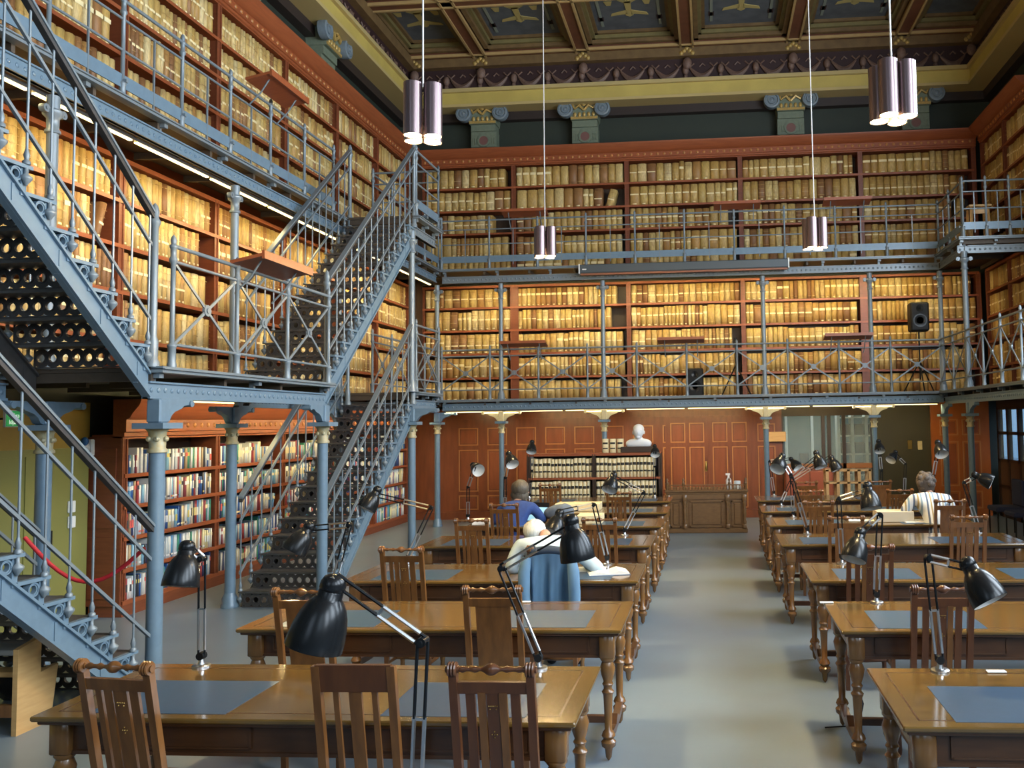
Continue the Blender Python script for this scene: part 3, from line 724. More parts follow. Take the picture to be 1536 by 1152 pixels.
class Mass:
    """everything of a kind past the individually built ones: one mesh"""
    def __init__(s): s.V = []; s.F = []; s.M = []; s.S = []; s.n = 0
    def add(s, u, mw):
        a = np.array(u[0]); A = np.array(mw)[:3]
        s.V.append(a @ A[:,:3].T + A[:,3])
        for f in u[1]: s.F.append([i+s.n for i in f])
        s.M += u[2]; s.S += u[3]; s.n += len(a)
    def build(s, name, mats):
        me = bpy.data.meshes.new(name); me.from_pydata(np.concatenate(s.V).tolist(), [], s.F)
        for m in mats: me.materials.append(m)
        me.polygons.foreach_set('material_index', s.M); me.polygons.foreach_set('use_smooth', s.S)
        bm = bmesh.new(); bm.from_mesh(me); bmesh.ops.recalc_face_normals(bm, faces=bm.faces); bm.to_mesh(me); bm.free()
        o = bpy.data.objects.new(name, me); COL.objects.link(o); return o
def proj(p):
    d = Vector(p)-CAM; z = d.dot(_fw)
    return (PX+FPX*d.dot(_rt)/z, PY-FPX*d.dot(_up)/z, z) if z > .1 else (-999,-999,z)

def fill(rng, F, ups, boards, heights, wr, hr, dr, nv, tag_, hw=.05, gap=.12):
    """specs of the books of a case: (matrix, variant, bay, row, index in the row, size in the picture)"""
    out = []
    for r, b in enumerate(boards):
        room = heights[r]
        for i in range(len(ups)-1):
            x = ups[i]+hw; end = ups[i+1]-hw; k = 0
            run = rng.randrange(nv); hb = rng.uniform(*hr); wbase = rng.uniform(*wr)
            stop = end-(rng.uniform(.1,.3) if rng.random() < gap else 0)
            while True:
                if rng.random() < .22: run = rng.randrange(nv); hb = rng.uniform(*hr); wbase = rng.uniform(*wr)
                wd = wbase*rng.uniform(.85,1.18)
                if x+wd > stop: break
                h = min(room-.015, hb*rng.uniform(.985,1.015)); dp = rng.uniform(*dr)
                tilt = 0
                if x+wd > stop-.14 and stop < end-.12 and rng.random() < .5: tilt = -radians(rng.uniform(6,16))
                L = Matrix.Translation((x, .015+rng.uniform(0,.02), b)) @ Matrix.Rotation(-tilt,4,'Y') if tilt == 0 else Matrix.Translation((x+.05, .02, b+.008)) @ Matrix.Rotation(-tilt,4,'Y')
                mw = F @ L @ Matrix.Diagonal((wd, dp, h, 1))
                c = F @ Vector((x+wd/2, 0, b+h/2)); u, v, z = proj(c)
                u0 = proj(F @ Vector((x,0,b)))[0]; u1 = proj(F @ Vector((x+wd,0,b)))[0]
                size = abs(u1-u0)*h*FPX/max(z,.5) if -10 < u < 1546 and -15 < v < 1152 and z > 0 else -1
                k += size > 0
                out.append([mw, run, tag_, i, r, k, size, h, wd]); x += wd+.002+(.03 if tilt else 0)
    return out

rng = random.Random(11)
D1 = [Z1+.015, 2.985, 3.495, 3.995, 4.485]; T1 = 4.93
D2 = [Z2+.015, 5.585, 6.085, 6.58, 7.075]; T2 = 7.56
LU = [1.56+1.8*i for i in range(10)]                    # uprights of the left wall along y
LU[-1] = 17.70
BU = [-6.12, -4.12, -1.68, .715, 3.20, 5.50]            # uprights of the back wall along x
FL = frame((-6.3, 0, 0), pi/2); FB = frame((0, 18.05, 0), 0); FR = frame((5.58, 17.78, 0), -pi/2)
lu = [u for u in LU if u > 6]; lu = [LU[2]]+lu if lu[0] > 7 else lu
lu = [5.16, 6.96, 8.76, 10.56, 12.36, 14.16, 15.96, 17.70]
bookcase('long red-brown bookcase of the first left gallery full of tan volumes', FL, lu, D1, T1, .40)
bookcase('long red-brown bookcase of the upper left gallery under its carved cornice', FL, lu, D2, T2, .40, .32)
bookcase('long red-brown bookcase of the first back gallery lit yellow from above', FB, BU, D1, T1, .38, wide=(1,4))
bookcase('long red-brown bookcase of the upper back gallery under its carved cornice', FB, BU, D2, T2, .38, .32)
ru = [0, 1.3, 2.6]
bookcase('dim bookcase on the right wall of the first gallery', FR, ru, D1, T1, .38)
bookcase('dim bookcase on the right wall of the upper gallery under dark cornice', FR, ru, D2, T2, .38, .32)
MB().box((-6.33,17.70,Z1),(-6.12,18.05,T2+.3)).build('trim_7', DARKW); tag(bpy.data.objects['trim_7'], kind='structure')
hh = lambda D, T: [D[i+1]-D[i]-.045 for i in range(4)]+[T-.04-D[4]]
S = []
for F, U, D, T, tg in ((FL,lu,D1,T1,'first left gallery'),(FL,lu,D2,T2,'upper left gallery'),(FB,BU,D1,T1,'first back gallery'),(FB,BU,D2,T2,'upper back gallery'),(FR,ru,D1,T1,'first right gallery'),(FR,ru,D2,T2,'upper right gallery')):
    S += fill(rng, F, U, D, hh(D,T), (.06,.135) if 'left' in tg else (.10,.20) if 'upper' in tg else (.08,.165), (.385,.43), (.26,.32), 8, tg)
vis = sorted([s for s in S if s[6] > 0 and 'left' in s[2]], key=lambda s: -s[6])
vis += sorted([s for s in S if s[6] > 0 and 'left' not in s[2]], key=lambda s: -s[6])
allv = sorted([s for s in S if s[6] > 0], key=lambda s: -s[6])
pick = allv[:300]; ids = set(id(s) for s in pick)
ROWN = ['lowest','second lowest','middle','second highest','top']
thick = lambda w: 'thin' if w < .075 else 'thick' if w > .11 else 'tan'
for s in pick:
    o = bpy.data.objects.new('archive_volume', BME[s[1]]); COL.objects.link(o); o.matrix_world = s[0]
    tag(o, '%s leather volume, %s from left, %s shelf, %s bay of the %s' % (thick(s[8]), ORD[s[5]-1], ROWN[s[4]], ORD[s[3]] if 'left' not in s[2] else ORD[max(0,s[3]-1)], s[2]),
        'book', 'archive volumes on the %s' % s[2])
ms = Mass()
for s in S:
    if id(s) not in ids: ms.add(BV[s[1]], s[0])
o = ms.build('archive_volumes', [BOOKS, LABEL]); tag(o, 'rows of tan leather archive volumes filling the far gallery shelves', 'books', 'archive volumes on the galleries', 'stuff')

# ground floor case with modern books
gu = [8.95, 10.72, 12.45, 14.2, 15.95, 17.7]
gb = [.16, .50, .84, 1.18, 1.52]
FG = frame((-6.34, 0, 0), pi/2)
bookcase('tall red-brown ground-floor bookcase of coloured library books', FG, gu, gb, 1.93, .36, .40, .12)
m = MB().box((8.90,0,.12),(8.95,.4,1.93))
m.box((8.885,.05,.2),(8.90,.35,.85)).box((8.885,.05,.95),(8.90,.35,1.8))
o = m.build('end_panel', WRED, [x for x in bpy.data.objects if x.get('label','').startswith('tall red-brown ground')][0])
S = fill(rng, FG, gu, gb, [.29]*4+[.36], (.022,.05), (.20,.285), (.16,.22), 4, 'g', .045, .3)
allv = sorted([s for s in S if s[6] > 0], key=lambda s: -s[6]); pick = allv[:290]; ids = set(id(s) for s in pick)
for s in pick:
    o = bpy.data.objects.new('library_book', MME[s[1]]); COL.objects.link(o); o.matrix_world = s[0]
    tag(o, '%s library book, %s from left, %s shelf, %s bay of ground-floor bookcase' % ('slim' if s[8] < .035 else 'stout', ORD[s[5]-1], ROWN[s[4]], ORD[s[3]]), 'book', 'coloured library books on the ground floor')
ms = Mass()
for s in S:
    if id(s) not in ids: ms.add(MV[s[1]], s[0])
o = ms.build('library_books', [MODS, LABEL]); tag(o, 'coloured library books in the far bays of the ground-floor bookcase', 'books', 'coloured library books on the ground floor', 'stuff')

# lights under the galleries: strip lamps on the girders
def strip(label, p, q, n, lw=.05, power=0, direction=None, off=(0,0,-.03)):
    p, q = Vector(p), Vector(q)
    t = thing('strip_light', label, 'lamp')
    MB().bar(p, q, .05, .03).build('housing', IROND, t)
    for k in range(n):
        a, b = p.lerp(q, (k+.03)/n), p.lerp(q, (k+.97)/n)
        MB().bar(a+Vector((0,0,-.022)), b+Vector((0,0,-.022)), .034, .016).build('tube', LED, t)
    if power:
        c = (p+q)/2; L = (q-p).length
        o = area('strip_light_glow', c+Vector(off), direction, L, lw, power, WARM)
        # keep the long side along the strip
        d = Vector(direction).normalized(); xax = (q-p).normalized(); yax = d.cross(xax)*-1
        mm = Matrix.Identity(4)
        for i in range(3): mm[i][0], mm[i][1], mm[i][2], mm[i][3] = xax[i], yax[i], -d[i], (c+Vector(off))[i]
        o.matrix_world = mm
strip('warm strip lamp under the upper left gallery', (GX-.13,5.3,Z2-.265), (GX-.13,GY,Z2-.265), 9, power=190, direction=(-.75,0,-1))
strip('warm strip lamp under the upper back gallery', (GX+.2,GY+.14,Z2-.19), (GR,GY+.14,Z2-.19), 8, power=210, direction=(0,.9,-1))
strip('bright strip lamp under the first back gallery', (GX+.15,GY-.015,Z1-.222), (GR-.1,GY-.015,Z1-.222), 8, power=170, direction=(0,.6,-1))
strip('warm strip lamp under the first left gallery', (GX-.16,8.9,Z1-.17), (GX-.16,GY,Z1-.17), 6, power=120, direction=(-.9,0,-1))
# ------------------------------------------------------------------ reading tables
YFAR = [4.394-1.57, 4.394, 5.964, 7.534, 9.425, 10.995, 12.509, 14.112]; TD = .823; TH = .78; TL = 2.36
YN = [y-TD for y in YFAR]
def leg_mb(s=1):
    m = MB().bbox((-.045,-.045,.60),(.045,.045,.745), .006)
    m.lathe([(.004,0),(.018,.02),(.024,.07),(.042,.085),(.045,.11),(.030,.125),(.042,.145),(.034,.165),(.022,.18),(.025,.30),(.029,.38),(.038,.40),(.026,.415),(.026,.43),(.034,.445),(.026,.46),(.040,.50),(.047,.54),(.034,.575),(.045,.59),(.045,.60)], n=14)
    return m
def make_table(label, group):
    t = thing('reading_table', label, 'table', (0,0,0), 0, group)        # origin: floor below the far left corner
    W, Dp = TL, TD
    m = MB().bbox((0,-Dp,TH-.022),(W,0,TH),.006,0).bbox((.02,-Dp+.02,TH-.04),(W-.02,-.02,TH-.022),.004,1)
    for a, b in (((.075,-Dp+.075,TH-.001),(W-.075,-Dp+.083,TH+.0006)),((.075,-.083,TH-.001),(W-.075,-.075,TH+.0006)),((.075,-Dp+.075,TH-.001),(.083,-.075,TH+.0006)),((W-.083,-Dp+.075,TH-.001),(W-.075,-.075,TH+.0006))): m.box(a, b, 1)
    m.build('tabletop', [WTAB, WTABD], t)
    for x in (.22, 1.52): MB().box((x,-Dp+.06,TH),(x+.62,-Dp+.53,TH+.0018)).build('writing_pad', PAD, t)
    a = .095
    m = MB().box((a,-Dp+a-.012,.61),(W-a,-Dp+a+.012,.742)).box((a,-a-.012,.61),(W-a,-a+.012,.742)).box((a-.012,-Dp+a,.61),(a+.012,-a,.742)).box((W-a-.012,-Dp+a,.61),(W-a+.012,-a,.742))
    m.box((a,-Dp+a-.02,.60),(W-a,-Dp+a-.0,.615)); m.build('apron', WTABD, t)
    for x0, x1 in ((.2,.95),(1.41,2.16)):
        m = MB().box((x0,-Dp+a-.018,.63),(x1,-Dp+a-.010,.725))
        for p, q in (((x0,.63),(x1,.638)),((x0,.717),(x1,.725)),((x0,.63),(x0+.01,.725)),((x1-.01,.63),(x1,.725))): m.box((p[0],-Dp+a-.024,p[1]),(q[0],-Dp+a-.018,q[1]))
        m.build('drawer', WTABD, t)
    l0 = None
    for x, y in ((a,-a),(a,-Dp+a),(W-a,-a),(W-a,-Dp+a)):
        if l0 is None: l0 = leg_mb().build('leg', WLEG, t); l0.location = (x,y,0)
        else: c = l0.copy(); COL.objects.link(c); c.parent = t; c.location = (x,y,0)
    for x in (a, W-a):
        m = MB().prism([(-Dp+a,.10),(-Dp+a,.155),(-Dp/2-.08,.13),(-Dp/2,.17),(-Dp/2+.08,.13),(-a,.155),(-a,.10),(-Dp/2+.1,.09),(-Dp/2-.1,.09)], x-.022, x+.022, 'x')
        m.build('stretcher', WTABD, t)
    MB().box((a,-Dp/2-.02,.115),(W-a,-Dp/2+.02,.155)).build('stretcher', WTABD, t)
    return t
LX = [-.600+d-TL+.002 for d in (0,.022,.047,.015,-.022,-.009,-.009,-.043)]
RX_ = [.686+d for d in (.045,.045,.035,.042,-.029,-.038,-.035,-.02)]
tab0 = None
for side, xs, word in (('left', LX, 'left of the aisle'), ('right', RX_, 'right of the aisle')):
    for k in range(8):
        lab = 'varnished wooden reading table, %s from the front in the row %s' % (ORD[k-1], word) if k else 'wooden reading table just below the picture edge, %s' % word
        if tab0 is None: tab0 = make_table(lab, 'reading tables'); o = tab0
        else: o = copy_tree(tab0)
        o['label'] = lab; o.location = (xs[k], YFAR[k], 0)
# ------------------------------------------------------------------ chairs
CW = .335
def make_chair(kind):
    """origin on the floor under the seat; the sitter looks along +y. kind: slat (two wide, two narrow slats), stud (boarded, brass studs), plain (board and three slats), panel"""
    t = thing('chair', 'x', 'chair')
    wd = WCHD if kind == 'stud' else WCH
    hw = CW/2-.016
    def back(z): return -.19-.13*max(0,(z-.44))/.62          # the back leans away
    MB().bbox((-.20,-.20,.43),(.20,.21,.462),.012).bbox((-.18,-.18,.40),(.18,.19,.43),.004).build('seat', wd, t)
    for s in (-1, 1):
        m = MB().lathe([(.016,0),(.02,.03),(.017,.10),(.024,.14),(.018,.18),(.020,.32),(.026,.345),(.018,.36),(.024,.40)], (s*.165,.165,0), 12); m.build('leg', WLEG if kind != 'stud' else WCHD, t)
        m = MB(); m.prism([(-.185,.0),(-.150,.0),(-.172,.42),(-.205,.42)], s*.165-.015, s*.165+.015, 'x'); m.build('leg', wd, t)
        m = MB(); top = 1.045 if kind != 'plain' else 1.06
        x = s*hw
        m.add([(x*1.0+dx, back(z)+dy, z) for z in (.40,top) for dx,dy in ((-.016,-.014),(.016,-.014),(.016,.016),(-.016,.016))], [(0,3,2,1),(4,5,6,7),(0,1,5,4),(1,2,6,5),(2,3,7,6),(3,0,4,7)])
        m.build('stile', wd, t)
        if kind != 'plain':                                   # scroll ear of three discs
            mt = Matrix.Translation((x, back(1.06)-.004, 1.062)) @ Matrix.Rotation(pi/2,4,'Y')
            m = MB()
            for k in (-1, 0, 1): m.lathe([(.012,-.007),(.026,-.005),(.029,0),(.026,.005),(.012,.007)], n=12, mat=mt @ Matrix.Translation((0,0,k*.012)))
            m.lathe([(.014,-.026),(.014,.026)], n=10, mat=mt)
            m.build('scroll_ear', wd, t)
    MB().box((-.155,.155,.36),(.155,.175,.41)).box((-.155,-.19,.36),(.155,-.17,.41)).box((-.172,-.18,.36),(-.158,.16,.41)).box((.158,-.18,.36),(.172,.16,.41)).build('seat_rail', wd, t)
    for s in (-1, 1): MB().tube([(s*.165,-.165,.17),(s*.165,0,.17),(s*.165,.165,.17)], [.010,.015,.010], 8).build('stretcher', wd, t)
    MB().tube([(-.165,0,.17),(0,0,.17),(.165,0,.17)], [.009,.016,.009], 8).build('stretcher', wd, t)
    if kind == 'plain':
        z0, z1 = .955, 1.065
        m = MB(); m.add([(x, back(z)+dy, z) for z in (z0,z1) for x,dy in ((-hw,-.012),(hw,-.012),(hw,.012),(-hw,.012))], [(0,3,2,1),(4,5,6,7),(0,1,5,4),(1,2,6,5),(2,3,7,6),(3,0,4,7)]); m.build('top_rail', WCHD, t)
        sl = ((-.078,.022),(0,.05),(.078,.022)); ztop = .96
    else:
        mt = Matrix.Translation((0, back(1.06)-.004, 1.062)) @ Matrix.Rotation(pi/2,4,'Y')
        L = hw-.022
        MB().lathe([(.007,-L),(.014,-L+.02),(.008,-L+.035),(.009,-.075),(.014,-.062),(.007,-.045),(.010,-.03),(.022,-.012),(.024,0),(.022,.012),(.010,.03),(.007,.045),(.014,.062),(.009,.075),(.008,L-.035),(.014,L-.02),(.007,L)], n=12, mat=mt).build('turned_rod', wd, t)
        z0, z1 = .965, 1.012
        m = MB(); m.add([(x, back(z)+dy, z) for z in (z0,z1) for x,dy in ((-hw,-.011),(hw,-.011),(hw,.012),(-hw,.012))], [(0,3,2,1),(4,5,6,7),(0,1,5,4),(1,2,6,5),(2,3,7,6),(3,0,4,7)]); m.build('top_rail', wd, t)
        ztop = .97
        sl = {'slat': ((-.088,.026),(-.045,.034),(.012,.062),(.076,.040)), 'stud': ((-.088,.036),(-.042,.030),(.0,.048),(.042,.030),(.088,.036)), 'panel': ((0,.20),)}[kind]
    for i, (x, sw) in enumerate(sl):
        o = .006 if (kind == 'stud' and i % 2) else 0
        m = MB(); m.add([(x+dx, back(z)+dy-o, z) for z in (.46,ztop) for dx,dy in ((-sw/2,-.007),(sw/2,-.007),(sw/2,.007),(-sw/2,.007))], [(0,3,2,1),(4,5,6,7),(0,1,5,4),(1,2,6,5),(2,3,7,6),(3,0,4,7)])
        sp = m.build('slat' if kind != 'panel' else 'back_panel', [WCHD if (kind == 'stud' and not i % 2) else WCH], t)
        if kind in ('stud', 'slat') and i == 2:
            b = MB()
            for zc, pat in ((.915,[(q*.008-.016,0) for q in range(5)]+[(-.012,-.012),(.012,-.012)]),(.80,[(0,0),(.010,0),(-.010,0),(0,.012),(0,-.012)]),(.62,[(0,0),(.010,0),(-.010,0),(0,.012),(0,-.012)])):
                for dx, dz in pat: b.ball((x+dx, back(zc+dz)-.009-o, zc+dz), .0028, 6, 4)
            b.build('brass_studs', BRASS, sp)
    MB().box((-hw,back(.5)-.012,.485),(hw,back(.5)+.012,.53)).build('lower_rail', wd, t)
    return t
protos = {}
def chair(kind, u, v, yback, label, rz=0, group='turned reading-room chairs'):
    """u, v: middle of the top rod in the photograph; yback: distance of the chair back from the camera"""
    p = at(u, v, y=yback)
    if kind not in protos: protos[kind] = make_chair(kind); o = protos[kind]
    else: o = copy_tree(protos[kind])
    R = Matrix.Rotation(rz, 3, 'Z'); off = R @ Vector((0,-.32,0))
    o.location = (p.x-off.x, p.y-off.y, 0); o.rotation_euler = (0,0,rz)
    tag(o, label, 'chair', group)
    return o
def yb(k, d=.24): return YN[k]-d
chair('slat', 172, 996, yb(1), 'slatted wooden chair at the left end of the nearest left table', -.12)
chair('plain', 530, 992, yb(1,.20), 'plain wooden chair with broad flat top board, no turned rod', .02)
chair('stud', 737, 998, yb(1), 'dark studded wooden chair nearest the camera, right of the plain one', .0)
chair('panel', 452, 905, yb(2,.30), 'board-backed chair partly hidden by the big black lamp head', .0)
chair('panel', 738, 888, yb(2), 'board-backed chair directly in front of the jacket-draped chair', .02)
chair('slat', 602, 831, yb(3), 'slatted chair at the third left table, under the reaching lamp arm', .0)
chair('slat', 707, 786, yb(4), 'slatted chair at the fourth left table in front of the upright lamp', .0)
chair('slat', 899, 785, yb(4), 'slatted chair at the fourth left table near the aisle, beside lamp legs', .0)
jchair = chair('panel', 824, 838, yb(3), 'chair hidden under the blue jacket of the white-haired reader', .0)
wchair = chair('slat', 756, 767, yb(5), 'chair of the reader in the blue pullover', .0)
chair('slat', 928, 743, yb(6), 'slatted chair before the cream-bound volumes, near the aisle', .0)
chair('slat', 825, 737, yb(7), 'slatted chair before the cream-bound volumes, left of centre', .0)
chair('stud', 1414, 884, yb(2), 'dark studded chair at the second right table', .0)
chair('stud', 1305, 824, yb(3), 'dark chair behind the upright lamp at the third right table', .0)
chair('panel', 1269, 779, yb(4), 'reddish board-backed chair at the fourth right table', .0)
chair('slat', 1453, 781, yb(4), 'slatted chair in front of the reader in the striped shirt, to his right', .0)
chair('slat', 1228, 759, yb(5), 'slatted chair at the fifth right table near the aisle', .0)
schair = chair('panel', 1425, 759, yb(5), 'red-brown chair of the reader in the striped shirt', .0)
chair('slat', 1214, 742, yb(6), 'slatted chair at the sixth right table near the aisle', .0)
chair('slat', 1350, 745, yb(6), 'slatted chair at the sixth right table under the headless lamp arm', .0)
chair('slat', 1209, 727, yb(7), 'farthest slatted chair right of the aisle, before the pale rack', .0)
chair('panel', 1320, 724, yb(7), 'board-backed chair half behind the pale slatted rack', .1)
# row of navy chairs along the right wall
nv = None
for k, (u, v) in enumerate(((1482, 722), (1506, 726), (1530, 730))):
    p = at(u, v, x=5.1)
    if nv is None:
        nv = thing('upholstered_chair', 'x', 'chair'); 
        m = MB().bbox((-.23,-.25,.48),(-.17,.25,.92),.02); m.build('backrest', NAVY, nv)
        MB().bbox((-.2,-.25,.40),(.25,.25,.48),.02).build('seat', NAVY, nv)
        for x, y in ((-.19,-.22),(-.19,.22),(.22,-.22),(.22,.22)): MB().tube([(x,y,0),(x,y,.41)], .013, 8).build('leg', BLACKM, nv)
        o = nv
    else: o = copy_tree(nv)
    o.location = (4.95+.0*k, (15.2, 14.35, 13.5)[k], 0); o.rotation_euler = (0,0,pi+.0)
    tag(o, 'navy upholstered chair against the dark right wall, %s from the far corner' % ORD[k], 'chair', 'navy chairs by the right wall')
# ------------------------------------------------------------------ jointed desk lamps
def shade_mb(R=.088, H=.17):
    """bell shade, hanging down -z from its neck at the origin"""
    m = MB()
    m.lathe([(R*.99,-H),(R,-H+.003),(R*.985,-H*.80),(R*.93,-H*.58),(R*.83,-H*.36),(R*.68,-H*.17),(R*.52,-H*.05),(R*.44,-.001),(R*.43,.018),(R*.40,.022)], n=22, mi=0, caps=False)
    m.lathe([(R*.40,.02),(R*.45,.024),(R*.45,.046),(R*.38,.062),(R*.22,.072),(.001,.075)], n=18, mi=0)
    m.lathe([(R*.96,-H+.001),(R*.94,-H*.80),(R*.88,-H*.58),(R*.77,-H*.36),(R*.6,-H*.19),(.001,-H*.12)], n=22, mi=1, caps=False)
    return m
def lamp(base, elbow, tip, head, label, R=.088, on=False, spring=True):
    """base: point on the table top; elbow, tip: ends of the lower and the upper arm; head: centre of the shade mouth"""
    base, elbow, tip, head = map(Vector, (base, elbow, tip, head))
    t = thing('desk_lamp', label, 'desk lamp', base, 0, 'black jointed desk lamps')
    e, q, h = elbow-base, tip-base, head-base
    MB().lathe([(.045,0),(.045,.008),(.040,.012),(.018,.014),(.014,.03),(.011,.05),(.011,.07)], n=18).build('base', CHROME, t)
    s0 = Vector((0,0,.055))
    lateral = Vector((.013,0,0)); 
    def arm(a, b, name):
        d = (b-a).normalized(); sd = d.cross(Vector((0,1,0)));
        if sd.length < .1: sd = Vector((1,0,0))
        sd = sd.normalized()*.017
        m = MB()
        for s in (-1, 1):
            m.tube([a+sd*s, b+sd*s], .0058, 6, 0)
            m.tube([a+sd*s+d*(b-a).length*.06, a+sd*s+d*(b-a).length*.48], .0072, 6, 1)
        m.box((0,0,0),(0,0,0)) if False else None
        m.bar(a+d*(b-a).length*.48-sd*1.4, a+d*(b-a).length*.48+sd*1.4, .008, .010, 1)
        o = m.build(name, [BLACK, CHROME], t)
        return sd
    arm(s0, e, 'lower_arm'); arm(e, q, 'upper_arm')
    MB().lathe([(.016,-.024),(.016,.024)], n=12, mat=Matrix.Translation(e) @ Matrix.Rotation(pi/2,4,'X')).lathe([(.009,-.034),(.009,.034)], n=8, mat=Matrix.Translation(e) @ Matrix.Rotation(pi/2,4,'X')).build('elbow_joint', BLACK, t)
    MB().lathe([(.020,-.020),(.020,.020)], n=12, mat=Matrix.Translation(s0) @ Matrix.Rotation(pi/2,4,'X')).build('foot_joint', BLACK, t)
    ax = (h-q); H = R*1.80
    d = ax.normalized()
    neck = h-d*H
    mt = Matrix.Translation(neck) @ (-d).to_track_quat('Z','Y').to_matrix().to_4x4()
    sh = shade_mb(R, H).xf(mt).build('shade', [BLACK, WHITE], t)
    if on:
        c = h-d*H*.42
        MB().ball((c.x,c.y,c.z), .028, 12, 8).build('bulb', LAMPON, t)
        ld = bpy.data.lights.new('bulb_light', 'POINT'); ld.energy = 7; ld.color = (1,.76,.36); ld.shadow_soft_size = .03
        lo = bpy.data.objects.new('bulb_light', ld); COL.objects.link(lo); lo.location = base+h+d*.01
    MB().tube([q, (q+neck)/2, neck-d*.03], .010, 8).build('shade_bracket', BLACK, t)
    MB().lathe([(.011,-.030),(.013,0),(.011,.030)], n=10, mat=Matrix.Translation(q) @ Matrix.Rotation(pi/2,4,'X')).build('head_joint', CHROME, t)
    return t
def L(k, b, e, tp, hd, label, dy=(0,0,0), R=.088, yoff=.05, z=None, on=False):
    y = YFAR[k]-yoff
    if z is None: B = at(b[0], b[1], y=y); B.z = TH
    lamp(B, at(*e, y=y-dy[0]), at(*tp, y=y-dy[1]), at(*hd, y=y-dy[2]), label, R, on)
L(0, (624,1198), (634,962), (503,868), (470,972), 'large black desk lamp nearest the camera, its head in the lower left middle', (0,.02,.04), .092)
L(1, (302,1000), (303,838), (281,818), (270,880), 'black desk lamp on the left end of the nearest left table', (.0,.05,.10), .088)
L(1, (808,1000), (752,852), (858,790), (867,840), 'black desk lamp whose arm crosses before the white-haired reader', (0,.0,.0), .088)
L(3, (911,846), (891,757), (840,768), (829,800), 'small black lamp on the third left table behind the reader', (0,.05,.15), .085)
L(4, (937,803), (966,739), (920,715), (914,735), 'black lamp left of the aisle before the cream-bound volumes', (0,0,.1), .085)
L(5, (702,778), (702,731), (712,700), (718,706), 'upright black lamp, leftmost before the panelled wall', (0,0,.1), .085)
L(5, (757,778), (758,717), (764,683), (769,697), 'upright black lamp behind the reader in the blue pullover', (0,0,.1), .085)
L(7, (794,747), (798,706), (798,664), (797,678), 'upright black lamp before the left end of the cream-bound volumes', (0,0,.1), .085)
L(7, (982,746), (982,700), (982,672), (983,682), 'upright black lamp right of the white bust', (0,0,.1), .08)
L(2, (496,903), (524,787), (462,793), (440,828), 'black lamp reaching left in front of the stair treads', (0,0,.05), .088, on=True)
L(3, (611,847), (647,762), (562,742), (549,764), 'black lamp with long arm before the far stair foot', (0,0,.05), .085)
L(1, (1410,1003), (1392,837), (1455,852), (1486,903), 'large black desk lamp at the nearest right table', (0,.03,.10), .088)
L(2, (1315,902), (1320,772), (1290,800), (1280,840), 'black lamp with folded arm on the second right table', (0,.05,.12), .085)
L(3, (1263,844), (1258,748), (1302,735), (1307,763), 'black lamp with level arm on the third right table', (0,0,.05), .088)
L(4, (1211,798), (1186,712), (1172,688), (1166,704), 'black lamp with crossing arms, leftmost head right of the aisle', (0,0,.1), .085)
L(5, (1190,775), (1187,716), (1226,684), (1232,701), 'black lamp with crossing arms, head before the glazed office', (0,.05,.1), .085)
L(6, (1172,759), (1186,722), (1246,684), (1256,705), 'black lamp with long crossing arm, head above the pale rack', (0,.05,.1), .085)
L(7, (1161,744), (1154,692), (1186,688), (1197,702), 'farthest black lamp on the right near the aisle', (0,0,.1), .085)
L(7, (1322,744), (1322,706), (1318,664), (1320,677), 'upright black lamp in front of the office shelves', (0,0,.1), .085)
L(7, (1357,744), (1358,696), (1342,680), (1336,690), 'black lamp with bent arm before the dark olive wall', (0,0,.1), .085)
L(5, (1398,777), (1400,714), (1408,668), (1413,682), 'upright black lamp above the head of the reader in the striped shirt', (0,0,.1), .085)
L(4, (1468,798), (1446,724), (1466,714), (1488,724), 'black lamp with drooping head before the dark glazed doors', (0,0,.05), .08)

# ------------------------------------------------------------------ hanging lamps
def pendant(x, y, zt, zb, label, power):
    t = thing('pendant_lamp', label, 'hanging lamp', (x,y,zt), 0, 'pendant lamps of four brown tubes')
    MB().tube([(0,0,.0),(0,0,ZC-.5-zt)], .007, 6).build('cord', mat_cord, t)
    MB().lathe([(.05,ZC-.53-zt),(.05,ZC-.50-zt)], n=12).build('ceiling_cup', CHROME, t)
    MB().bar((-.1,0,-.02),(.1,0,-.02),.012,.012).bar((0,-.1,-.02),(0,.1,-.02),.012,.012).build('cross_bracket', CHROME, t)
    H = zt-zb
    for k in range(4):
        a = radians(243+90*k); c = (.098*cos(a), .098*sin(a), 0)
        m = MB().lathe([(.066,-H),(.066,0),(.058,.004),(.02,.006),(.0005,.006)], c, 20, caps=False)
        m.lathe([(.060,-H),(.058,-H+.02)], c, 20, caps=False); o = m.build('tube', TUBE, t)
        MB().lathe([(.0005,-H+.008),(.060,-H+.008)], c, 20, caps=False).build('lit_disc', LAMPON, o)
    ld = bpy.data.lights.new('pendant_light', 'SPOT'); ld.shadow_soft_size = .12; ld.spot_size = radians(74); ld.spot_blend = .55; ld.energy = power; ld.color = (1,.72,.32)
    o = bpy.data.objects.new('pendant_light', ld); COL.objects.link(o); o.location = (x,y,zb-.02)
    ld = bpy.data.lights.new('pendant_glow', 'POINT'); ld.shadow_soft_size = .12; ld.energy = power*.5; ld.color = (1,.70,.32)
    o = bpy.data.objects.new('pendant_glow', ld); COL.objects.link(o); o.location = (x,y,zb-.06)
    return t
mat_cord = mat('pale_cord', (.55,.52,.5), .5)
pendant(-2.03, 6.0, 4.44, 4.06, 'hanging lamp of brown tubes in front of the far stair head', 340)
pendant(1.30, 6.0, 4.44, 4.06, 'hanging lamp of brown tubes high on the right', 340)
pendant(-2.10, 11.0, 4.53, 4.15, 'hanging lamp of brown tubes before the back gallery, left', 340)
pendant(1.36, 11.0, 4.53, 4.15, 'hanging lamp of brown tubes before the back gallery, right', 340)
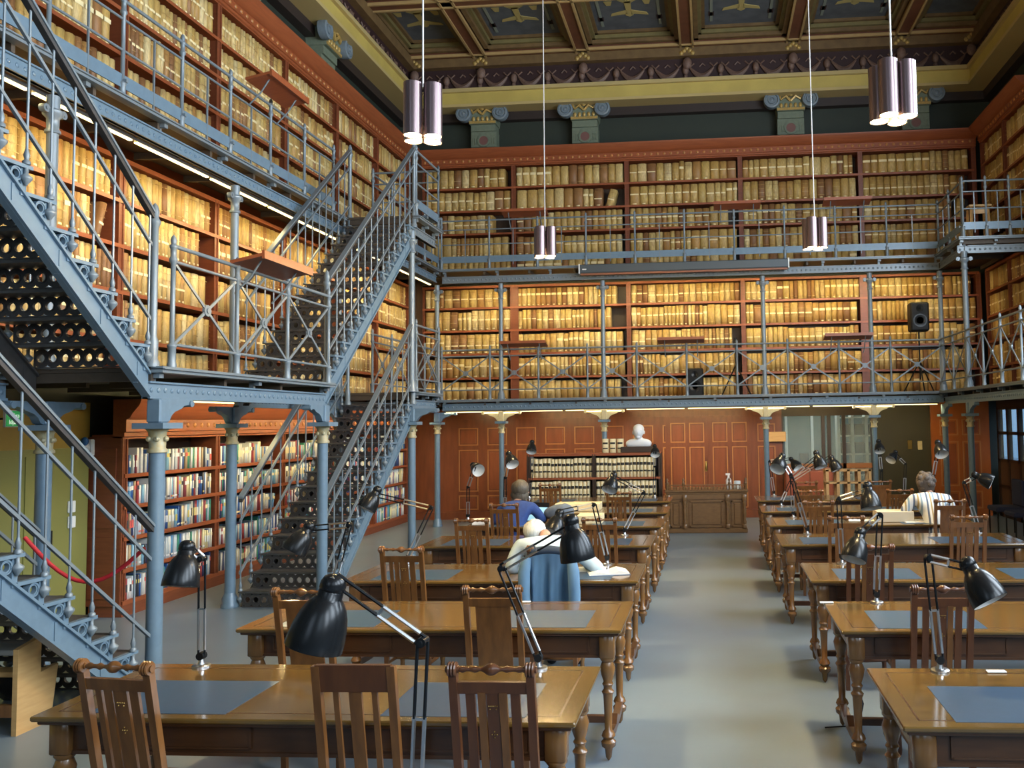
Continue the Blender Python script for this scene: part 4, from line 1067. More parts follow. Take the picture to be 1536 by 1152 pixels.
# ------------------------------------------------------------------ carved desk, low bookcase, bust
x0, x1, yd = -.82, .60, 15.62
t = thing('carved_desk', 'heavy carved wooden desk standing before the double door', 'desk', (x0,yd,0)); W = x1-x0
MB().bbox((-.03,-.03,.72),(W+.03,.72,.765),.012).bbox((-.01,-.01,.69),(W+.01,.70,.72),.006).build('desk_top', WDESK, t)
m = MB().box((.02,.02,.06),(W-.02,.68,.69)); m.bbox((-.01,-.01,0),(W+.01,.70,.08),.01); m.box((.0,.0,.60),(W,.68,.69)); m.build('carcass', WDESK, t)
for a, b in ((.06,.25),(.40,W-.42),(W-.27,W-.06)):
    m = MB()
    for p, q in (((a,.10),(b,.125)),((a,.545),(b,.57)),((a,.10),(a+.025,.57)),((b-.025,.10),(b,.57))): m.box((p[0],-.0,p[1]),(q[0],.02,q[1]))
    m.bbox((a+.05,.004,.15),(b-.05,.02,.52),.006); m.build('front_panel', WDESK, t)
for x in (.02, .32, W-.34, W-.04):
    MB().bbox((x-.035,-.03,.08),(x+.035,.02,.16),.004).lathe([(.03,.16),(.035,.2),(.02,.25),(.032,.34),(.034,.42),(.02,.47),(.036,.52),(.03,.56)], (x,-.005,0), 10).bbox((x-.04,-.03,.56),(x+.04,.02,.68),.004).build('pilaster', WDESK, t)
m = MB().box((0,0,.84),(W,.02,.86)).box((0,.0,.84),(.02,.6,.86)).box((W-.02,0,.84),(W,.6,.86))
for k in range(26): m.lathe([(.006,.765),(.012,.79),(.006,.81),(.010,.84)], (.01+(W-.02)*k/25,.01,0), 6)
for k in range(8):
    for x in (.01, W-.01): m.lathe([(.006,.765),(.012,.79),(.006,.81),(.010,.84)], (x,.08+.07*k,0), 6)
for x in (.01, .30, W-.30, W-.01): m.lathe([(.018,.765),(.02,.86),(.03,.88),(.012,.91),(.024,.94),(.004,.98)], (x,.01,0), 8)
m.build('gallery_rail', WDESK, t)
p = at(1093, 728, y=15.8)
o = MB().lathe([(.05,0),(.052,.15),(.03,.19),(.02,.20),(.02,.24)], n=12).box((-.05,-.012,.24),(.03,.012,.275)).build('spray_bottle', WHITE, None, (p.x,15.85,.765)); tag(o, 'white spray bottle on the carved desk', 'bottle')
o = MB().lathe([(.06,0),(.06,.13),(.055,.14),(.0005,.14)], n=14).build('canister', mat('pale_plastic', (.6,.65,.66), .4), None, (at(1106,728,y=15.8).x,15.85,.765)); tag(o, 'pale canister beside the spray bottle on the carved desk', 'canister')

bx0, bx1, by = -3.47, -.97, 16.30
FC = frame((0, by, 0), 0)
bookcase('low dark bookcase of cream volumes carrying the white bust', FC, [bx0, (bx0+bx1)/2, bx1], [.08, .52, .965], 1.40, .36, None, .06, .02, (), DARKW)
rng = random.Random(5)
def unit_cream():
    v, f, mi, sm = unit_book(None, False, (.12,.5,.9), .10); n0 = len(mi)
    v2, f2, m2, s2 = unit_book((.62,.76), False, (), .10); b = len(v)
    v += v2; f += [[i+b for i in q] for q in f2[9:]]; mi += m2[9:]; sm += s2[9:]
    v2, f2, m2, s2 = unit_book((.28,.36), False, (), .10); b = len(v)
    v += v2; f += [[i+b for i in q] for q in f2[9:]]; mi += m2[9:]; sm += s2[9:]
    return v, f, mi, sm
cme = book_mesh(unit_cream(), [CRMB, BLKL], 'cream_volume')
S = fill(rng, FC, [bx0, (bx0+bx1)/2, bx1], [.52, .965], [.40,.39], (.064,.080), (.345,.38), (.24,.28), 1, 'c', .03, 0)
for s in S:
    o = bpy.data.objects.new('cream_volume', cme); COL.objects.link(o); o.matrix_world = s[0]
    tag(o, 'cream volume with black labels, %s from left, %s row, %s half of low bookcase' % (ORD[s[5]-1], ('lower','upper')[s[4]], ('left','right')[s[3]]), 'book', 'cream volumes in the low bookcase')
for k in range(3):
    p = at(908+11*k, 676, y=16.42)
    o = bpy.data.objects.new('cream_volume', cme); COL.objects.link(o); o.matrix_world = Matrix.Translation((p.x-.05,16.36,1.421)) @ Matrix.Diagonal((.115,.16,.26,1))
    tag(o, '%s of three cream volumes standing beside the bust' % ('leftmost','middle','rightmost')[k], 'book', 'three cream volumes on top of the low bookcase')
p = at(958, 668, y=16.46)
t = thing('bust', 'white marble bust of a man on the low bookcase', 'sculpture', (p.x,16.46,1.42))
MB().bbox((-.33,-.14,0),(.33,.14,.11),.01).build('plinth', DARKW, t)
def skin(name, verts, edges, radii, mt, parent=None, sub=2, root=0, sy=None):
    me = bpy.data.meshes.new(name); me.from_pydata(verts, edges, []); o = bpy.data.objects.new(name, me); COL.objects.link(o)
    if parent is not None: o.parent = parent
    md = o.modifiers.new('skin', 'SKIN'); md.use_smooth_shade = True; md.branch_smoothing = .4
    for i, r in enumerate(radii):
        sv = me.skin_vertices[0].data[i]; rr = r if isinstance(r, tuple) else (r, r)
        sv.radius = rr; sv.use_root = (i == root)
    ss = o.modifiers.new('sub', 'SUBSURF'); ss.levels = sub; ss.render_levels = sub
    dg = bpy.context.evaluated_depsgraph_get(); ev = o.evaluated_get(dg); nm = bpy.data.meshes.new_from_object(ev)
    o.modifiers.clear(); o.data = nm; nm.materials.clear(); nm.materials.append(mt)
    nm.polygons.foreach_set('use_smooth', [True]*len(nm.polygons))
    return o
skin('figure', [(0,.02,.17),(-.17,.02,.17),(.17,.02,.17),(-.25,.02,.14),(.25,.02,.14),(0,.01,.25),(0,0,.31)],
     [(0,1),(1,3),(0,2),(2,4),(0,5),(5,6)], [.12,.10,.10,.06,.06,.085,.08], STONE, t)
m = MB().ball((0,-.005,.385), .118, 20, 14, 0, (.92,1.08,1.22))
for i, (x, y, z) in enumerate(m.v):            # chin, brow and cheeks
    if z < .34: m.v[i] = (x*.80, y*.9-.02, z)
    elif y < -.06 and z < .40: m.v[i] = (x*.95, y-.008, z)
m.ball((0,-.128,.37), .022, 8, 6, 0, (.8,1,1.7)).ball((0,-.10,.285), .045, 10, 6, 0, (1,.8,.7)).ball((0,-.112,.32), .03, 8, 5, 0, (1.2,.6,.35))
for q in (-1, 1): m.ball((q*.108,.01,.375), .028, 8, 6, 0, (.5,.8,1.3)).ball((q*.045,-.105,.415), .03, 8, 5, 0, (1.2,.6,.5))
m.ball((0,.03,.44), .112, 14, 8, 0, (.96,1.02,.85)); m.build('head', STONE, t)

# ------------------------------------------------------------------ reading boards on the railings
def board(label, pts, z, y=None, x=None, L=.9, axis='x'):
    t = thing('reading_board', label, 'reading board', pts, 0, 'hinged reading boards on the railings')
    m = MB()
    if axis == 'x':
        m.prism([(-.28,.06),(-.28,.09),(.0,.03),(.0,.0)], -L/2, L/2, 'x'); m.box((-L/2,-.30,.05),(L/2,-.28,.105)); m.build('board', WREDH, t)
        for s in (-1, 1): MB().tube([(s*L*.35,.03,-.25),(s*L*.35,-.12,-.10),(s*L*.35,-.22,.045)], .009, 6).build('bracket_arm', IRONL, t)
    else:
        m.prism([(.0,.0),(.0,.03),(.30,.09),(.30,.06)], -L/2, L/2, 'y'); m.box((.30,-L/2,.04),(.325,L/2,.115)); m.build('board', WREDH, t)
        for s in (-1, 1): MB().tube([(-.03,s*L*.35,-.25),(.12,s*L*.35,-.10),(.22,s*L*.35,.05)], .009, 6).build('bracket_arm', IRONL, t)
for u, v, z, l in ((789,527,Z1+1.02,'on the first back gallery rail, left'),(1022,520,Z1+1.02,'on the first back gallery rail, above the bust'),(1270,513,Z1+1.02,'on the first back gallery rail, right'),
                (790,330,Z2+1.02,'on the upper back gallery rail, left'),(1105,315,Z2+1.02,'on the upper back gallery rail, centre'),(1268,309,Z2+1.02,'on the upper back gallery rail, right')):
    p = at(u, v, y=GY); board('red-brown reading board %s' % l, (p.x, GY-.03, z), z)
p = at(405, 408, x=GO+.05); board('red-brown reading board on the stair platform rail', (GO+.04, p.y-.22, Z1+.99), 0, axis='y', L=.95)
p = at(400, 135, x=GX+.05); board('red-brown reading board on the upper left gallery rail', (GX+.04, p.y, Z2+1.0), 0, axis='y', L=.95)

# ------------------------------------------------------------------ things on the galleries
a, b = at(869, 404, y=16.62), at(1183, 397, y=16.62)
t = thing('projection_screen', 'long dark grey screen housing hung before the back gallery', 'screen', (a.x,16.6,a.z-.08)); Ls = b.x-a.x
MB().bbox((0,0,0),(Ls,.16,.17),.015).build('housing', SCREEN, t)
MB().box((.02,.03,-.035),(Ls-.02,.10,.0)).build('bottom_bar', mat('rust_bar', (.25,.09,.04), .5), t)
for x in (.0, Ls): MB().box((x-.012,-.004,-.01),(x+.012,.165,.18)).build('end_cap', WHITE, t)
MB().box((.06,-.003,.06),(.14,0,.085)).build('maker_plate', WHITE, t)
def tripod(t, h):
    MB().tube([(0,0,.25),(0,0,h)], .016, 8).build('pole', BLACKM, t)
    for k in range(3):
        q = 2*pi*k/3+.5; MB().tube([(.0,0,.62),(.34*cos(q),.34*sin(q),.01)], .013, 6).build('leg', BLACKM, t)
p = at(1103, 505, y=17.35); t = thing('tripod_stand', 'empty black tripod on the back gallery', 'stand', (p.x,17.4,Z1)); tripod(t, 1.1)
MB().lathe([(.03,1.08),(.03,1.16)], n=10).build('head', BLACKM, t)
def speaker(t, w, h, z):
    MB().bbox((-w/2,-.15,z),(w/2,.15,z+h),.03).build('cabinet', BLACKM, t)
    MB().lathe([(w*.36,0),(w*.36,.012),(w*.3,.012),(w*.1,-.01)], n=18, mat=Matrix.Translation((0,-.15,z+h*.36)) @ Matrix.Rotation(pi/2,4,'X')).build('woofer', BLACK, t)
    MB().lathe([(w*.2,0),(w*.2,.012),(w*.05,.0)], n=14, mat=Matrix.Translation((0,-.15,z+h*.78)) @ Matrix.Rotation(pi/2,4,'X')).build('tweeter', BLACK, t)
p = at(1043, 590, y=17.35); t = thing('loudspeaker', 'black loudspeaker standing on the back gallery floor', 'loudspeaker', (p.x,17.4,Z1)); speaker(t, .34, .56, 0)
p = at(1379, 497, y=17.35); t = thing('loudspeaker', 'black loudspeaker raised on a stand, right end of the back gallery', 'loudspeaker', (p.x,17.4,Z1)); speaker(t, .36, .57, p.z-Z1); tripod(t, p.z-Z1)
p = at(1464, 350, y=15.9)
t = thing('stool', 'pale wooden stool on the upper right landing', 'stool', (p.x,15.75,Z2))
MB().bbox((-.2,-.17,.62),(.2,.17,.66),.01).build('seat', WPALE, t)
for x in (-1,1):
    for y in (-1,1): MB().bar((x*.16,y*.13,0),(x*.14,y*.11,.62),.04,.04).build('leg', WPALE, t)
MB().box((-.15,-.13,.5),(.15,-.11,.58)).build('apron', WPALE, t)

# ------------------------------------------------------------------ ionic pilaster capitals under the ochre cornice
def ionic():
    t = thing('pilaster_capital', 'x', 'capital', (0,0,0), 0, 'painted ionic capitals')
    MB().bbox((-.40,-.50,.80),(.40,0,.88),.015).build('abacus', GOLD, t)
    m = MB().prism([(-.29,.36),(.29,.36),(.33,.62),(.40,.80),(-.40,.80),(-.33,.62)], -.36, 0, 'y'); m.build('bell', GREENL, t)
    m = MB()
    for k in range(5): m.ball((-.20+.10*k,-.37,.47), .045, 8, 6, 0, (.8,.5,1.2))
    for s in (-1, 1):
        m.tube([(s*.0,-.38,.56),(s*.10,-.40,.66),(s*.2,-.38,.60),(s*.26,-.38,.70)], [.03,.035,.03,.02], 6)
    m.ball((0,-.42,.72), .07, 8, 6, 0, (1,.6,1.2)); m.box((-.29,-.38,.37),(.29,-.35,.42)); m.build('gilt_relief', GOLD, t)
    for s in (-1, 1):
        mt = Matrix.Translation((s*.40,-.30,.57)) @ Matrix.Rotation(pi/2,4,'X')
        m = MB().lathe([(.165,.02),(.17,.10),(.165,.16),(.13,.17),(.12,.145),(.085,.145),(.08,.17),(.05,.17),(.045,.15),(.02,.16),(.0005,.165)], n=20, mat=mt); m.build('volute', SLATE, t)
    MB().box((-.27,-.30,.22),(.27,0,.36)).build('neck_band', GREENL, t)
    m = MB().box((-.28,-.26,-.12),(.28,0,.22))
    for s in (-1, 1):
        for k in range(3): m.box((s*(.14+.045*k)-.008,-.275,-.06),(s*(.14+.045*k)+.008,-.26,.08))
    m.ring((0,.02), .10, .14, -.285, -.26, 'y', 16); m.build('shaft_block', GREENL, t)
    MB().lathe([(.10,0),(.10,.02)], n=16, mat=Matrix.Translation((0,-.258,.02)) @ Matrix.Rotation(pi/2,4,'X')).build('roundel', mat('rosy_medallion', (.16,.07,.06), .6), t)
    return t
ip = ionic(); first = True
for u, v, l in ((722,150,'first from the left on the back wall'),(875,145,'second from the left on the back wall'),(1186,130,'third from the left on the back wall'),(1375,122,'fourth on the back wall, half behind the hanging lamp')):
    p = at(u, v, y=YB-.45); o = ip if first else copy_tree(ip); first = False
    o.location = (p.x, YB-.003, 8.13); o['label'] = 'painted ionic capital with gold leaf, %s' % l
for k, (u, v) in enumerate(((512,105),(400,5))):
    p = at(u, v, x=XL+.5); o = copy_tree(ip); o.location = (XL+.003, p.y, 8.13); o.rotation_euler = (0,0,pi/2)
    o['label'] = 'painted ionic capital on the left wall, %s the corner' % ('nearer' if k == 0 else 'farther from')
# ------------------------------------------------------------------ papers, boxes, laptop on the tables
def slab(name, label, cat, px, y, size, z=TH, rz=0, mt=PAPER, r=.004):
    p = at(*px, y=y)
    o = MB().bbox((-size[0]/2,-size[1]/2,0),(size[0]/2,size[1]/2,size[2]),min(r,size[2]*.3)).build(name, mt, None, (p.x,y,z+.0022), (0,0,rz)); return tag(o, label, cat)
slab('paper_sheets', 'loose white sheets before the white-haired reader', 'papers', (878,850), 7.22, (.34,.24,.004), rz=.05)
def open_book(px, y, rz, label, w=.16, h=.22):
    p = at(*px, y=y); t = thing('open_book', label, 'book', (p.x,y,TH+.002), rz)
    m = MB().prism([(-w,.004),(-w*.5,.028),(0,.010),(w*.5,.034),(w,.012),(w,.0),(-w,.0)], -h/2, h/2, 'y'); m.build('pages', PAPER, t)
    MB().box((-w-.006,-h/2-.006,-.001),(w+.006,h/2+.006,.003)).build('cover', mat('blue_cover', (.08,.16,.28), .5), t)
    return t
open_book((912,858), 7.05, .25, 'open book with blue cover right of the white-haired reader')
slab('folder_stack', 'stack of cream folders on the table edge beside the aisle lamp', 'folders', (886,768), 10.6, (.30,.34,.10), rz=.02, mt=CRMB)
slab('folder_stack', 'long pile of cream files on the sixth left table', 'folders', (868,752), 12.1, (.62,.34,.10), mt=CRMB)
slab('paper_pile', 'beige paper pile at the far left, beside the upright lamp', 'papers', (722,783), 10.55, (.24,.30,.05), rz=.3, mt=PAPER)
slab('archive_box', 'pale archive box on the table of the striped reader', 'box', (1340,783), 10.55, (.42,.30,.12), mt=mat('pale_board', (.60,.50,.34), .7))
slab('paper_sheets', 'white sheets before the reader in the striped shirt', 'papers', (1376,784), 10.45, (.34,.24,.006), rz=.1)
slab('paper_sheets', 'white sheets lying between lamp and chair, fifth right table', 'papers', (1292,780), 10.6, (.30,.22,.004), rz=-.1)
for px, y, l in (((786,903), 5.92, 'second left table'), ((1494,1003), 4.33, 'nearest right table'), ((1240,904), 5.9, 'second right table')):
    o = slab('socket_plate', 'small pale socket plate on the far edge of the %s' % l, 'socket', px, y, (.09,.035,.006), mt=WHITE)
p = at(797, 775, y=10.55)
t = thing('laptop', 'open laptop with pale blue screen before the reader in the blue pullover', 'laptop', (p.x,10.52,TH+.002), -.28)
MB().bbox((-.15,-.11,0),(.15,.11,.016),.005).build('keyboard_base', BLACKM, t)
MB().prism([(.11,.014),(.125,.014),(.20,.235),(.188,.238)], -.155, .155, 'x').build('lid', BLACKM, t)
sq = MB(); sq.add([(-.143,.1095,.022),(.143,.1095,.022),(.143,.1855,.228),(-.143,.1855,.228)], [(0,1,2,3)]); sq.build('screen', mat('lit_screen', (.3,.5,.6), .3, emit=(.30,.56,.72), estr=.9), t)
p = at(836, 778, y=10.5)
o = skin('shoulder_bag', [(-.22,0,.06),(-.08,.02,.10),(.06,-.02,.12),(.2,.02,.07),(.0,.12,.07)], [(0,1),(1,2),(2,3),(1,4)], [.07,.10,.12,.07,.07], mat('grey_blue_cloth', (.13,.16,.20), .8, 0, .4, 20), None)
o.location = (p.x,10.6,TH+.04); tag(o, 'slumped grey-blue bag on the table beside the laptop', 'bag')

# ------------------------------------------------------------------ about the room
def lower_cab():
    t = thing('low_cabinet', 'low red-brown cabinet before the glazed office', 'cabinet', (1.45,17.5,0))
    MB().bbox((0,0,0),(.95,.4,1.02),.01).build('body', WRED, t)
    for x in (.03,.49): MB().bbox((x,-.015,.08),(x+.43,0,.96),.006).build('door', mat('red_door_wood', (.30,.07,.03), .4) if x < .1 else bpy.data.materials['red_door_wood'], t)
lower_cab()
p = at(1164, 655, y=18.05)
o = MB().bbox((-.2,-.1,-.1),(.2,0,.1),.01).build('wall_box', WPALE, None, (p.x,18.10,p.z)); tag(o, 'pale wooden wall box left of the glazed office', 'box')
p = at(1275, 745, y=15.1)
t = thing('book_rack', 'pale slatted wooden rack behind the far right tables', 'rack', (p.x,15.2,0))
for k in range(5):
    x = -.36+.18*k
    for y in (0,.3): MB().box((x-.025,y-.02,0),(x+.025,y+.02,1.12)).build('upright', WPALE, t)
for z in (.12,.55,.88,1.09): MB().box((-.39,-.02,z),(.39,.32,z+.03)).build('shelf', WPALE, t)
t = thing('office_shelf', 'pale office shelving seen through the glass', 'shelving', (2.78,19.3,0))
for k in range(4): MB().box((.30*k-.03,0,0),(.30*k+.03,.35,2.1)).build('upright', mat('white_shelf', (.7,.66,.58), .5) if k == 0 else bpy.data.materials['white_shelf'], t)
for z in (.3,.75,1.2,1.6,2.0): MB().box((0,0,z),(.9,.35,z+.03)).build('shelf', bpy.data.materials['white_shelf'], t)
for i, (x, z) in enumerate(((.05,1.63),(.35,1.63),(.65,1.63),(.05,1.23),(.35,1.23),(.65,1.23),(.06,.78),(.36,.78))):
    o = MB().bbox((0,0,0),(.2,.28,.24),.006).build('box_file', BLACKM if i % 3 else DARKW, None, (2.78+x,19.32,z+.002)); tag(o, 'dark box file on the office shelving, %s from top left' % ORD[i], 'box file', 'box files in the office')
t = thing('office_table', 'white table inside the glazed office', 'table', (1.3,19.0,0))
MB().box((0,0,.92),(1.2,.7,.95)).build('tabletop', WHITE, t)
for x in (.05,1.1):
    for y in (.05,.6): MB().box((x,y,0),(x+.05,y+.05,.92)).build('leg', WHITE, t)
for i, (x, h, mt) in enumerate(((.15,.22,WHITE),(.38,.14,PAPER),(.62,.30,BLACKM),(.9,.18,WHITE))):
    o = MB().bbox((0,0,0),(.18,.2,h),.01).build('office_box', mt, None, (1.3+x,19.2,.952)); tag(o, 'small office box on the white table, %s from left' % ORD[i], 'box', 'boxes in the office')
# notices, sign, siren and switches on the left
p = at(21, 628, x=XL+.35)
t = thing('exit_sign', 'green emergency exit sign above the olive door', 'sign', (XL+.35,p.y,p.z), pi/2)
MB().bbox((-.10,-.012,-.07),(.10,.012,.07),.004).build('plate', mat('exit_green', (.02,.30,.07), .4, emit=(.02,.4,.1), estr=.35), t)
MB().box((-.108,-.008,-.078),(.108,.014,.078)).build('rim', WHITE, t)
def text(s, size, loc, parent, mt):
    cu = bpy.data.curves.new('t', 'FONT'); cu.body = s; cu.size = size; cu.extrude = .001; cu.align_x = 'CENTER'
    o = bpy.data.objects.new('t', cu); COL.objects.link(o)
    me = bpy.data.meshes.new_from_object(o.evaluated_get(bpy.context.evaluated_depsgraph_get())); bpy.data.objects.remove(o)
    me.materials.clear(); me.materials.append(mt)
    q = bpy.data.objects.new('lettering', me); COL.objects.link(q); q.parent = parent; q.location = loc; q.rotation_euler = (pi/2,0,0); return q
wp = mat('white_sign_print', (.9,.95,.9), .5, emit=(.9,1,.9), estr=.5)
text('Vész-', .058, (0,-.0145,.010), t, wp); text('kijárat', .058, (0,-.0145,-.050), t, wp)
MB().bar((0,.01,.0),(0,.352,.0),.012,.02).build('hanger', BLACKM, t)
p = at(122, 672, y=8.80)
t = thing('siren', 'white siren with blue and red caps on the end of the ground-floor bookcase', 'alarm', (p.x,8.84,p.z))
MB().ball((0,-.02,0), .075, 12, 8, 0, (1,.8,1)).build('housing', WHITE, t)
MB().bbox((-.09,-.0,-.09),(.09,.05,.09),.01).build('back_plate', WHITE, t)
MB().ball((.045,-.05,.07), .04, 10, 6, 0, (1,.8,1.2)).build('blue_cap', mat('blue_cap_plastic', (.02,.12,.35), .4), t); MB().ball((.06,-.05,-.06), .035, 10, 6).build('red_cap', RED, t)
for v, k in ((760,'upper'),(783,'lower')):
    p = at(106, v, x=XL+.09)
    o = MB().bbox((0,-.05,-.06),(.02,.05,.06),.005).build('switch_plate', WHITE, None, (XL+.09,p.y,p.z)); tag(o, '%s white plate on the olive door' % k, 'switch')
a, b = at(37, 806, x=GX+.12), at(217, 822, x=GO-.12)
mid = at(100, 880, x=(GX+GO)/2)
pts = [a.lerp(b, k/14)+Vector((0,0,-(a.z+b.z)/2*0-.30*sin(pi*k/14))) for k in range(15)]
o = MB().tube(pts, .016, 8).build('barrier_rope', RED); tag(o, 'red barrier rope slung across the foot of the near stair', 'rope')
# stepped bench at the lower left
q = at(25, 1105, z=0)
t = thing('step_bench', 'pale wooden stepped bench end beside the near stair', 'bench', (q.x,q.y,0))
for x in (-.04, -.62):
    MB().prism([(0,0),(.0,.56),(.20,.60),(.20,.36),(.36,.38),(.30,.0)], x, x+.035, 'x').build('end_board', WPALE, t)
MB().bbox((-.62,.0,.52),(-.04,.2,.555),.006).build('seat', mat('grey_bench_top', (.16,.16,.15), .5), t)
MB().bbox((-.62,.2,.32),(-.04,.34,.355),.006).build('step', WPALE, t); MB().box((-.60,.0,.12),(-.04,.03,.2)).build('rail', WCH, t)
p = at(1296, 1000, y=5.75)
o = MB().tube([(0,0,.60),(.02,.0,.45),(.005,.02,.30),(.05,.03,.16),(.03,.04,.06),(-.03,.05,.012),(-.2,.02,.01)], .005, 6).build('power_cord', BLACKM, None, (RX_[2]+.17,5.78,0)); tag(o, 'thin black power cord hanging below the second right table', 'cord')
for u, v, k in ((1365,667,'round brass'),(1380,668,'tall pale')):
    p = at(u, v, y=18.11)
    o = MB().bbox((-.045,-.02,-.09),(.045,0,.09),.01).build('switch_plate', BRASS if k[0] == 'r' else CREAM, None, (p.x,18.118,p.z)); tag(o, '%s switch plate on the dark olive wall' % k, 'switch')
# ------------------------------------------------------------------ readers
SKIN = mat('skin', (.52,.28,.19), .5, 0, .2, 20)
def stripes():
    m = mat('striped_shirt', (.7,.7,.66), .8); N = m.node_tree.nodes; Lk = m.node_tree.links
    tc = N.new('ShaderNodeTexCoord'); sx = N.new('ShaderNodeSeparateXYZ'); Lk.new(tc.outputs['Object'], sx.inputs[0])
    mu = N.new('ShaderNodeMath'); mu.operation = 'MULTIPLY'; mu.inputs[1].default_value = 7.5; Lk.new(sx.outputs['X'], mu.inputs[0])
    fr = N.new('ShaderNodeMath'); fr.operation = 'FRACT'; Lk.new(mu.outputs[0], fr.inputs[0])
    rp = N.new('ShaderNodeValToRGB'); rp.color_ramp.interpolation = 'CONSTANT'; el = rp.color_ramp.elements
    for p, c in ((0,(.75,.75,.72)),(.3,(.10,.14,.22)),(.45,(.75,.75,.72)),(.62,(.40,.30,.13)),(.74,(.72,.72,.68)),(.86,(.25,.36,.46))):
        e = el.new(p) if p not in (0,) else el[0]; e.position = p; e.color = (*c,1)
    el[-1].position = 1.0; Lk.new(fr.outputs[0], rp.inputs[0]); Lk.new(rp.outputs[0], N['Principled BSDF'].inputs['Base Color'])
    return m
def person(label, loc, rz, lean, head_turn, head_tip, shirt, trousers, hair, elbow_l, wrist_l, elbow_r, wrist_r, broad=1., hair_kind='short', dx=0., TL_=.47, hz=0.):
    t = thing('person', label, 'person', loc, rz)
    V = Vector; hip = V((0,0,.53)); ch = V((dx*.6, TL_*sin(lean), .53+TL_*cos(lean))); sp = hip.lerp(ch,.5)+V((0,-.03,0)); nk = ch+V((0,.10*sin(lean)+.02,.10))
    hd = nk+V((.05*head_turn+dx*.4,.05+.06*head_tip,.10+hz)); fw = V((sin(head_turn*.8),cos(head_turn*.8),-.5*head_tip)).normalized()
    sh = .17*broad
    J = {'pelvis':(hip,.12),'spine':(sp,.115),'chest':(ch,.125),'neck0':(nk+V((0,-.01,-.02)),.055),'neck':(nk+V((0,.02,.03)),.050),'jaw':(hd+fw*.02+V((0,0,-.05)),.062),'head':(hd,.080),'crown':(hd+V((0,-.01,.07)),.062),
         'nose':(hd+fw*.100+V((0,0,-.015)),.012),'chin':(hd+fw*.075+V((0,0,-.085)),.022)}
    side = V((fw.y,-fw.x,0)).normalized()
    J['ear_l'] = (hd-side*.083,.013); J['ear_r'] = (hd+side*.083,.013)
    E = [('pelvis','spine'),('spine','chest'),('chest','neck0'),('neck0','neck'),('neck','jaw'),('jaw','head'),('head','crown'),('head','nose'),('jaw','chin'),('head','ear_l'),('head','ear_r')]
    for s, n, el, wr in ((-1,'l',elbow_l,wrist_l),(1,'r',elbow_r,wrist_r)):
        J['sh'+n] = (ch+V((s*sh,.02,.035)),.062); J['el'+n] = (V(el),.040); J['wr'+n] = (V(wr),.027)
        d = (V(wr)-V(el)).normalized(); palm = V(wr)+d*.05; J['pa'+n] = (palm,(.032,.016))
        E += [('chest','sh'+n),('sh'+n,'el'+n),('el'+n,'wr'+n),('wr'+n,'pa'+n)]
        lat = V((d.y,-d.x,0)).normalized(); 
        for k, (off, ln) in enumerate(((-.030,.065),(-.010,.078),(.010,.074),(.030,.058))):
            a = palm+d*.03+lat*off; b = a+d*ln*.5+V((0,0,.008)); c = a+d*ln+V((0,0,-.014))
            for q, pp in enumerate((a,b,c)): J['f%s%d%d' % (n,k,q)] = (pp,.0085)
            E += [('pa'+n,'f%s%d0' % (n,k)),('f%s%d0' % (n,k),'f%s%d1' % (n,k)),('f%s%d1' % (n,k),'f%s%d2' % (n,k))]
        th = palm-d*.02-lat*s*(-.034); J['t'+n] = (th,.010); J['u'+n] = (th+d*.05-lat*s*(-.018),.009); E += [('pa'+n,'t'+n),('t'+n,'u'+n)]
        J['hip'+n] = (hip+V((s*.09,.04,-.01)),.10); J['kn'+n] = (V((s*.11,.43,.49)),.066); J['an'+n] = (V((s*.11,.40,.09)),.040); J['to'+n] = (V((s*.12,.53,.045)),.036)
        E += [('pelvis','hip'+n),('hip'+n,'kn'+n),('kn'+n,'an'+n),('an'+n,'to'+n)]
    def build(name, keys, grow, mt, root, edges=E, sub=2, slim=()):
        ks = [k for k in J if k in keys]; ix = {k:i for i,k in enumerate(ks)}
        return skin(name, [J[k][0] for k in ks], [(ix[a],ix[b]) for a,b in edges if a in ix and b in ix],
                    [tuple(r+grow for r in J[k][1]) if isinstance(J[k][1],tuple) else J[k][1]+grow-(.022 if k in slim else 0) for k in ks], mt, t, sub, ix[root])
    build('body', set(J), 0, SKIN, 'pelvis', slim=('pelvis','spine','chest','shl','shr','ell','elr','hipl','hipr','knl','knr'))
    build('shirt', {'pelvis','spine','chest','neck0','shl','shr','ell','elr','wrl','wrr'}, .016, shirt, 'pelvis')
    build('trousers', {'pelvis','hipl','hipr','knl','knr','anl','anr'}, .014, trousers, 'pelvis')
    for n in 'lr': 
        p0, p1 = J['an'+n][0], J['to'+n][0]
        skin('shoe', [p0+V((0,-.05,-.04)), p0+V((0,.04,-.04)), p1+V((0,.03,-.003))], [(0,1),(1,2)], [.042,.045,.038], BLACKM, t, 2, 1)
    up = V((0,0,1)); bk = -fw; rg = random.Random(3); m = MB()
    def lump(c, r, sc_):
        b = len(m.v); m.ball((c.x,c.y,c.z), r, 18, 12, 0, sc_)
        for i in range(b, len(m.v)):
            p_ = V(m.v[i]); m.v[i] = tuple(c+(p_-c)*rg.uniform(.95,1.07))
    big = {'short':.0,'thick':.014,'long':.014}[hair_kind]
    lump(hd+bk*.030+up*.035, .096+big, (1.0,1.02,.98)); lump(hd+bk*.045-up*.02, .080+big, (1.05,.85,1.0))
    if hair_kind == 'long': lump(hd+bk*.045-up*.05, .098, (1.12,.80,1.0)); lump(hd+bk*.055-up*.11, .080, (1.25,.7,.8))
    if hair_kind == 'thick':
        for q in range(26):
            a, e = rg.uniform(0,2*pi), rg.uniform(-.4,1.3)
            v_ = V((cos(a)*cos(e), sin(a)*cos(e), sin(e)))
            if v_.dot(fw) < .25: lump(hd+bk*.03+up*.03+v_*.095, rg.uniform(.026,.042), (1,1,1))
    m.build('hair', hair, t)
    return t
